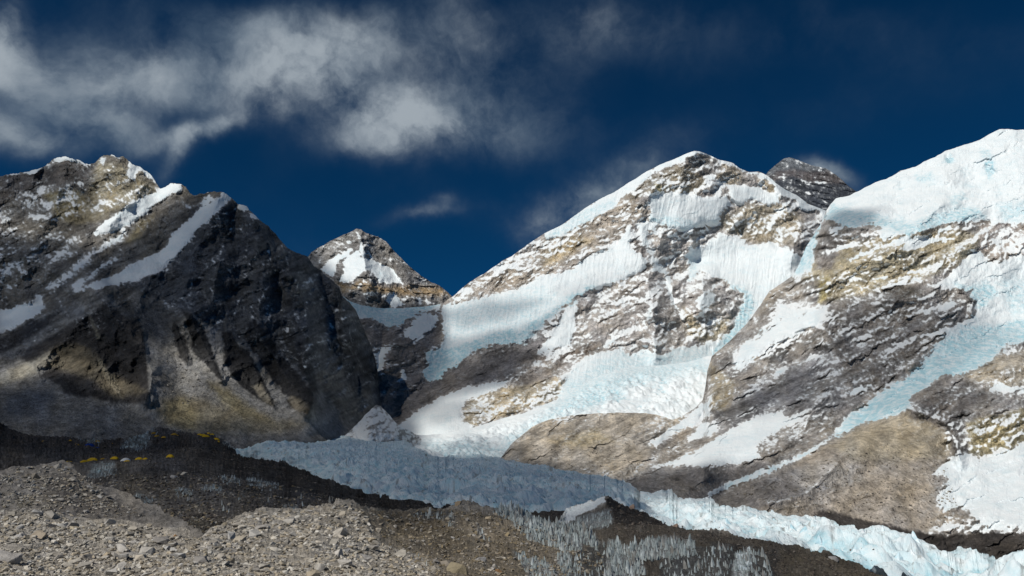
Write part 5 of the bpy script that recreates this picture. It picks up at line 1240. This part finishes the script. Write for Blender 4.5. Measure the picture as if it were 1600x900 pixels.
def rubble(name, parent, jobs):
    """loose stones too small to pick apart, joined"""
    Vs, Fs, Cs, off = [], [], [], 0
    for poly, sn, n, lo, hi, pw, pal in jobs:
        pts_ = scatter_xy(n, poly)
        ax_ = np.array(pts_)
        den = fbm(ax_[:, 0] / 38, ax_[:, 1] / 16, 4, .6, 88)
        for (x, y), dn in zip(pts_, den):
            if dn < -.18 and random.random() < .75:
                continue                # bare patches of fine dirt
            p = on(sn, x, y)
            wpx = lo + (hi - lo) * random.random() ** pw
            s = wpx * p.y / F / 1.45
            V, T = VDATA[random.randrange(len(VDATA))]
            M = np.array((Matrix.Rotation(random.uniform(0, 6.28), 3, 'Z') @ Matrix.Rotation(random.uniform(-.5, .5), 3, 'X') @ Matrix.Rotation(random.uniform(-.5, .5), 3, 'Y')))
            Vs.append((V * s) @ M.T + np.array([p.x, p.y, p.z + s * .24]))
            Fs.append(T + off)
            off += len(V)
            c = np.array(random.choice(pal)) * random.uniform(.72, 1.2)
            Cs.append(np.repeat(c[None], len(V), 0))
    ob = grid_mesh(name, np.concatenate(Vs), np.concatenate(Fs), M_RUBBLE, {'rock': np.concatenate(Cs)}, None, smooth=False, parent=parent, kind='stuff')
    return ob


PAL = [(.42, .39, .335), (.50, .465, .405), (.31, .285, .245), (.42, .365, .28), (.56, .535, .485), (.35, .31, .245)]
PALM = [(.25, .21, .15), (.30, .265, .21), (.20, .165, .11), (.34, .32, .29)]
PALD = [(.15, .13, .115), (.11, .095, .085), (.20, .18, .16), (.08, .07, .062)]
PALK = [(.10, .085, .07), (.07, .06, .055), (.15, .125, .105), (.18, .16, .14)]
DARKR = [(945, 780), (1010, 805), (1060, 830), (1150, 836), (1250, 862), (1400, 910), (1230, 910), (1160, 862), (1010, 842), (950, 845), (960, 822)]
rubble('rubble', SHEETS['Q']['ob'], [(RUB, 'Q', 12500, 1.7, 9.5, 2.7, PAL), (MUD, 'Q', 4600, 1.4, 7, 3.0, PALM), (DARKR, 'Q', 3800, 1.2, 4.5, 3.0, PALK), ([(600, 850), (690, 880), (700, 910), (600, 910)], 'Q', 500, 1.5, 6, 2.5, PALM)])
rubble('rubble', SHEETS['L']['ob'], [([(1000, 785), (1060, 826), (1150, 838), (1300, 868), (1400, 905), (1440, 900), (1330, 862), (1200, 838), (1090, 818), (1030, 795)], 'L', 420, 1, 3.5, 3.0, PALK), ([(375, 715), (440, 724), (560, 770), (700, 796), (860, 800), (860, 790), (700, 782), (560, 755), (450, 715)], 'L', 420, .8, 3, 3.0, PALK)])
rubble('rubble', SHEETS['H']['ob'], [(HUM, 'H', 3000, 1.4, 7, 3.0, PAL)])
KZ = [(130, 745), (300, 745), (450, 760), (560, 790), (480, 797), (400, 800), (310, 840), (250, 825), (190, 795)]
KZ2 = [(350, 700), (440, 725), (560, 772), (760, 803), (900, 805), (560, 800), (420, 752), (260, 735), (40, 700), (100, 680), (300, 690)]
rubble('rubble', SHEETS['K']['ob'], [(KZ, 'K', 4600, 1.4, 6.5, 3.0, PALD + PALM), (KZ2, 'K', 4200, 1.1, 4.2, 3.0, PALK + PALD)])
# scattered blocks on the scree across the glacier
SCR = [(1120, 775), (1250, 740), (1330, 700), (1420, 690), (1480, 730), (1500, 810), (1460, 828), (1290, 800)]
SCA = [(235, 560), (290, 570), (340, 610), (330, 640), (260, 625)]
rubble('fallen_blocks', SHEETS['G']['ob'], [(SCR, 'G', 2400, .8, 4.2, 4.0, [(.27, .24, .19), (.20, .18, .15), (.33, .30, .25), (.12, .11, .10)]), ([(820, 690), (1000, 690), (1000, 750), (850, 730)], 'G', 300, .9, 3.5, 4.0, [(.28, .25, .2), (.16, .14, .11)])])
rubble('fallen_blocks', SHEETS['A']['ob'], [(SCA, 'A', 380, .9, 4.0, 3.5, [(.26, .24, .21), (.20, .185, .165), (.33, .31, .28)])])

# ------------------------------------------------------------------ ice pinnacles


def pinnacle_mesh(name, seed, mat, wd=.22, fl=7):
    """a melted blade of ice: fluted, tapering, leaning"""
    rnd = random.Random(seed)
    bm = bmesh.new()
    rings = []
    lv = (0, .22, .45, .66, .84)
    flat = rnd.uniform(.5, .8)
    ph = [rnd.uniform(.75, 1.2) for _ in range(fl)]
    lx, ly = rnd.uniform(-.12, .12), rnd.uniform(-.1, .06)
    for h in lv:
        r = wd * (1 - h ** 1.5 * rnd.uniform(.8, .95))
        ring = []
        for i in range(fl):
            a = 2 * math.pi * i / fl
            q = r * ph[i] * rnd.uniform(.88, 1.12)
            ring.append(bm.verts.new((q * math.cos(a) + lx * h, q * flat * math.sin(a) + ly * h, h)))
        rings.append(ring)
    tip = bm.verts.new((lx, ly, 1.0))
    for a, b in zip(rings[:-1], rings[1:]):
        for i in range(fl):
            bm.faces.new((a[i], a[(i + 1) % fl], b[(i + 1) % fl], b[i]))
    for i in range(fl):
        bm.faces.new((rings[-1][i], rings[-1][(i + 1) % fl], tip))
    bm.faces.new(rings[0][::-1])
    bmesh.ops.triangulate(bm, faces=bm.faces)
    me = bpy.data.meshes.new(name)
    bm.to_mesh(me)
    bm.free()
    me.materials.append(mat)
    return me


PIN = [pinnacle_mesh('ice_pinnacle', 500 + i, M_PEN, random.uniform(.10, .19)) for i in range(12)]


def pinnacles(sn, jobs, parent):
    for poly, n, lo, hi in jobs:
        for (x, y) in scatter_xy(n, poly):
            p = on(sn, x, min(y + 3, 915))
            h = random.uniform(lo, hi) * p.y / F
            ob = place('ice_pinnacle', random.choice(PIN), p - Vector((0, 0, h * .15)), h, random.uniform(-.6, .6), random.uniform(-.08, .08), random.uniform(-.1, .1), parent)
            ob.scale = (h * random.uniform(.65, 1.25), h * .9, h)
            ob.rotation_euler[1] += -.1


QO = SHEETS['Q']['ob']
PDATA = []
for me in PIN:
    me.calc_loop_triangles()
    PDATA.append((np.array([v.co[:] for v in me.vertices]), np.array([t.vertices[:] for t in me.loop_triangles])))


def flutes(sn, jobs, parent):
    """the small ice blades between the large ones"""
    Vs, Fs, off = [], [], 0
    for poly, n, lo, hi in jobs:
        for (x, y) in scatter_xy(n, poly):
            p = on(sn, x, min(y + 3, 915))
            h = random.uniform(lo, hi) * p.y / F
            V, T = PDATA[random.randrange(len(PDATA))]
            M = np.array(Matrix.Rotation(random.uniform(-.7, .7), 3, 'Z'))
            Vs.append((V * np.array([h * random.uniform(.8, 1.7), h, h])) @ M.T + np.array([p.x, p.y, p.z - h * .2]))
            Fs.append(T + off)
            off += len(V)
    grid_mesh('ice_flutes', np.concatenate(Vs), np.concatenate(Fs), M_FLUTE, {}, None, smooth=False, parent=parent, kind='stuff')


M_FLUTE = plain_material('fluted_ice', (0.42, 0.475, 0.48), (0.2, 0.235, 0.235), 0.9, 0.6, 0.5)
flutes('Q', [(Q_ICE[0], 520, 4, 12), (Q_ICE[1], 80, 4, 11), (Q_ICE[2], 60, 4, 11), (Q_ICE[3], 400, 4, 13), (Q_ICE[4], 80, 5, 11), (Q_ICE[5], 130, 3, 7), (Q_DIRTY[0], 150, 4, 10), (Q_DIRTY[1], 50, 5, 11), (Q_DIRTY[2], 40, 4, 9), (Q_DIRTY[3], 40, 3, 6)], QO)
flutes('K', [(p, 45, 2, 5) for p in K_ICE], SHEETS['K']['ob'])
pinnacles('Q', [(Q_ICE[0], 104, 6, 19), (Q_ICE[1], 18, 6, 16), (Q_ICE[2], 14, 6, 16), (Q_ICE[3], 76, 6, 22), (Q_ICE[4], 12, 8, 18), (Q_ICE[5], 14, 5, 10),
                (Q_DIRTY[0], 34, 8, 18), (Q_DIRTY[1], 10, 10, 18), (Q_DIRTY[2], 12, 8, 14), (Q_DIRTY[3], 14, 6, 12), ([(700, 805), (714, 808), (712, 826), (704, 824)], 4, 7, 11), ([(743, 828), (752, 826), (766, 848), (756, 852)], 6, 7, 12), ([(652, 866), (668, 872), (668, 886), (656, 886)], 4, 7, 11)], QO)
KO = SHEETS['K']['ob']
pinnacles('K', [(p, n, 3, 7.5) for p, n in zip(K_ICE, (26, 22, 14, 26, 24, 14, 22, 16, 18, 26, 18, 12, 6))] + [([(468, 780), (476, 778), (476, 792), (470, 792)], 2, 9, 12), ([(418, 776), (424, 776), (424, 788), (418, 788)], 2, 9, 12), ([(514, 784), (521, 782), (520, 794), (515, 794)], 2, 9, 12), ([(346, 786), (360, 784), (360, 795), (346, 795)], 4, 7, 10), ([(292, 778), (300, 776), (300, 786), (292, 786)], 2, 6, 9), ([(368, 776), (376, 776), (376, 784), (368, 784)], 2, 7, 9)], KO)


def serac_mesh(name, seed):
    """an ice tower: leaning faceted pyramid with broken sides"""
    rnd = random.Random(seed)
    bm = bmesh.new()
    n = rnd.choice((5, 6, 7))
    lx, ly = rnd.uniform(-.2, .2), rnd.uniform(-.15, .15)
    rings = []
    an = sorted(rnd.uniform(0, 6.28) for _ in range(n))
    an = [2 * math.pi * i / n + rnd.uniform(-.3, .3) for i in range(n)]
    ph = [rnd.uniform(.6, 1.1) for _ in range(n)]
    for h in (0, .3, .6, .82):
        r = .62 * (1 - h) ** .9 * rnd.uniform(.85, 1.1)
        rings.append([bm.verts.new((r * ph[i] * rnd.uniform(.8, 1.15) * math.cos(an[i]) + lx * h, r * .75 * ph[i] * rnd.uniform(.8, 1.15) * math.sin(an[i]) + ly * h, h + rnd.uniform(-.05, .05))) for i in range(n)])
    tip = bm.verts.new((lx, ly, 1))
    for a, b in zip(rings[:-1], rings[1:]):
        for i in range(n):
            bm.faces.new((a[i], a[(i + 1) % n], b[(i + 1) % n], b[i]))
    for i in range(n):
        bm.faces.new((rings[-1][i], rings[-1][(i + 1) % n], tip))
    bm.faces.new(rings[0][::-1])
    bmesh.ops.triangulate(bm, faces=bm.faces)
    me = bpy.data.meshes.new(name)
    bm.to_mesh(me)
    bm.free()
    me.materials.append(M_SERAC)
    return me


SER = [serac_mesh('serac', 700 + i) for i in range(14)]
LO = SHEETS['L']['ob']


def serac(x, y, wpx, hr=1.0):
    p = on('L', x, y)
    s = wpx * p.y / F / 1.1
    ob = place('serac', random.choice(SER), p - Vector((0, 0, s * .35)), s, random.uniform(0, 6.28), 0, random.uniform(-.12, .12), LO)
    ob.scale = (s, s, s * hr)


for x, y, wd, hr in ((1431, 846, 26, 1.0), (1346, 834, 22, .8), (1378, 832, 16, .9), (1272, 818, 22, .7), (1180, 805, 18, .8), (1100, 784, 14, .9), (1046, 776, 15, .9), (1497, 868, 26, .8), (1520, 872, 20, .9), (1400, 866, 30, .8), (1372, 872, 24, .9), (1340, 876, 40, .7), (1275, 866, 40, .6), (1455, 890, 34, .9), (1500, 896, 40, .9), (1320, 850, 22, .9), (1240, 826, 24, .8), (1205, 826, 20, .8), (1550, 880, 30, .7), (1590, 878, 40, .7), (1420, 890, 34, .7)):
    serac(x, y, wd, hr)
for (x, y) in scatter_xy(70, [(1000, 775), (1110, 782), (1240, 812), (1340, 832), (1430, 850), (1480, 868), (1600, 880), (1600, 900), (1440, 905), (1340, 880), (1200, 845), (1050, 815), (1000, 795)]):
    serac(x, y, random.uniform(10, 20), random.uniform(.5, .85))
for (x, y) in scatter_xy(50, [(400, 690), (640, 695), (800, 722), (950, 752), (1000, 775), (960, 790), (860, 800), (700, 785), (560, 750)]):
    serac(x, y, random.uniform(6, 11), random.uniform(.5, .9))

# ------------------------------------------------------------------ the camp


def tent_mesh(name, mat, long=1.5, ribs=5):
    """low tunnel tent: arched ribs, sloping ends"""
    bm = bmesh.new()
    rows = []
    xs = [-1, -.82, -.4, .05, .5, .85, 1]
    hs = [.05, .55, .95, 1.0, .92, .5, .05]
    for x, h in zip(xs, hs):
        row = []
        for k in range(7):
            a = math.pi * k / 6
            w_ = .62 * (.55 + .45 * h)
            row.append(bm.verts.new((x * long * .5, -math.cos(a) * w_ * .5 * 1.3, math.sin(a) * h * .5)))
        rows.append(row)
    for a, b in zip(rows[:-1], rows[1:]):
        for k in range(6):
            bm.faces.new((a[k], b[k], b[k + 1], a[k + 1]))
    bm.faces.new(rows[0])
    bm.faces.new(rows[-1][::-1])
    bmesh.ops.recalc_face_normals(bm, faces=bm.faces)
    me = bpy.data.meshes.new(name)
    bm.to_mesh(me)
    bm.free()
    me.materials.append(mat)
    return me


T_YEL, T_ORA, T_BLU = tent_mesh('tent', M_YEL, 1.6), tent_mesh('tent', M_ORA, 1.5), tent_mesh('tent', M_BLU, 1.5)
TENTS = [   # x, y of the foot, length in pixels, mesh, label
    (178, 719, 12, T_YEL, 'yellow tunnel tent just left of the white dome tent'), (188, 722, 10, T_YEL, 'yellow tent in front of the white dome tent'),
    (204, 722, 13, T_YEL, 'bright yellow tent touching the right side of the white dome tent'), (215, 721, 12, T_YEL, 'yellow tent second to the right of the white dome tent'), (225, 720, 9, T_YEL, 'small yellow tent at the right end of the dome row'),
    (262, 718, 14, T_YEL, 'yellow tent standing alone right of the dome row'),
    (107, 720, 14, T_YEL, 'yellow tent at the edge of the gravel hump'), (122, 723, 10, T_YEL, 'yellow tent lowest in the row by the gravel hump'), (133, 721, 12, T_YEL, 'yellow tent in the middle of the row by the gravel hump'), (145, 719, 12, T_YEL, 'yellow tent at the right end of the row by the gravel hump'), (157, 718, 8, T_ORA, 'small ochre tent between the two yellow rows'),
    (76, 680, 11, T_YEL, 'lone yellow tent far back in the camp'), (98, 681, 7, T_ORA, 'small orange tent right of the lone far yellow tent'), (61, 692, 6, T_ORA, 'small ochre tent below the lone far yellow tent'),
    (245, 682, 8, T_ORA, 'ochre tent at the left of the cluster by the ice wall'), (256, 682, 9, T_ORA, 'ochre tent in the middle of the cluster by the ice wall'), (268, 681, 9, T_ORA, 'ochre tent at the right of the cluster by the ice wall'),
    (318, 682, 9, T_YEL, 'yellow tent at the left of the row by the glacier edge'), (326, 684, 9, T_YEL, 'yellow tent in the middle of the row by the glacier edge'), (335, 687, 9, T_YEL, 'yellow tent at the right of the row by the glacier edge'), (308, 690, 7, T_ORA, 'ochre tent below the row by the glacier edge'),
    (122, 693, 7, T_ORA, 'ochre tent left of the blue tents'), (158, 693, 7, T_ORA, 'ochre tent just above the blue tents'), (162, 681, 7, T_ORA, 'orange tent far back above the blue tents'),
    (144, 699, 13, T_BLU, 'larger dark blue mess tent in the camp'), (158, 702, 10, T_BLU, 'smaller blue tent beside the larger blue mess tent'),
] + [(x_, y_, 7, T_ORA, 'small ochre tent crowded below the ice wall') for x_, y_ in ((249, 685), (261, 685), (273, 684), (240, 679), (279, 682))] + [(x_, y_, 7, T_YEL, 'small yellow tent in the crowd at the glacier edge') for x_, y_ in ((313, 680), (322, 679), (330, 681), (341, 690))] + [(x_, y_, 6, T_ORA, 'tiny ochre tent in the scattered middle rows of the camp') for x_, y_ in ((118, 697), (134, 690), (170, 696), (108, 690))]
for x, y, lpx, me, lab in TENTS:
    p = on('K', x, y)
    s = 1.12 * lpx * p.y / F / 1.5
    ob = place('tent', me, p + Vector((0, random.uniform(-6, 6) * p.y / 600, .1 * s)), s * random.uniform(.8, 1.15), random.uniform(-.9, .9))
    ob['label'] = lab
    ob['category'] = 'tent'
    ob['group'] = 'tents of the camp on the moraine'

p = on('K', 195, 721)
s = 16.5 * p.y / F / 2
dome = bpy.data.objects.new('dome_tent', None)
COL.objects.link(dome)
dome.location = p + Vector((0, 1.0, .1))
dome['label'] = 'large white dome tent among yellow tents in the camp'
dome['category'] = 'tent'
dome['group'] = 'tents of the camp on the moraine'
bm = bmesh.new()
bmesh.ops.create_icosphere(bm, subdivisions=3, radius=s)
bmesh.ops.bisect_plane(bm, geom=bm.verts[:] + bm.edges[:] + bm.faces[:], plane_co=(0, 0, -.25 * s), plane_no=(0, 0, -1), clear_outer=True)
me = bpy.data.meshes.new('canopy')
bm.to_mesh(me)
bm.free()
me.materials.append(M_WHT)
can = bpy.data.objects.new('canopy', me)
COL.objects.link(can)
can.parent = dome
bm = bmesh.new()
for i in range(7):
    a = math.pi * i / 6
    bm.verts.new((math.cos(a) * .34 * s, -s * 1.05, math.sin(a) * .62 * s - .1 * s))
bm.faces.new(bm.verts[:])
r = bmesh.ops.extrude_face_region(bm, geom=bm.faces[:])
bmesh.ops.translate(bm, verts=[g for g in r['geom'] if isinstance(g, bmesh.types.BMVert)], vec=(0, .5 * s, 0))
bmesh.ops.recalc_face_normals(bm, faces=bm.faces)
me = bpy.data.meshes.new('entrance')
bm.to_mesh(me)
bm.free()
me.materials.append(M_DRK)
dr = bpy.data.objects.new('entrance', me)
COL.objects.link(dr)
dr.parent = dome
dr.rotation_euler = (0, 0, .45)
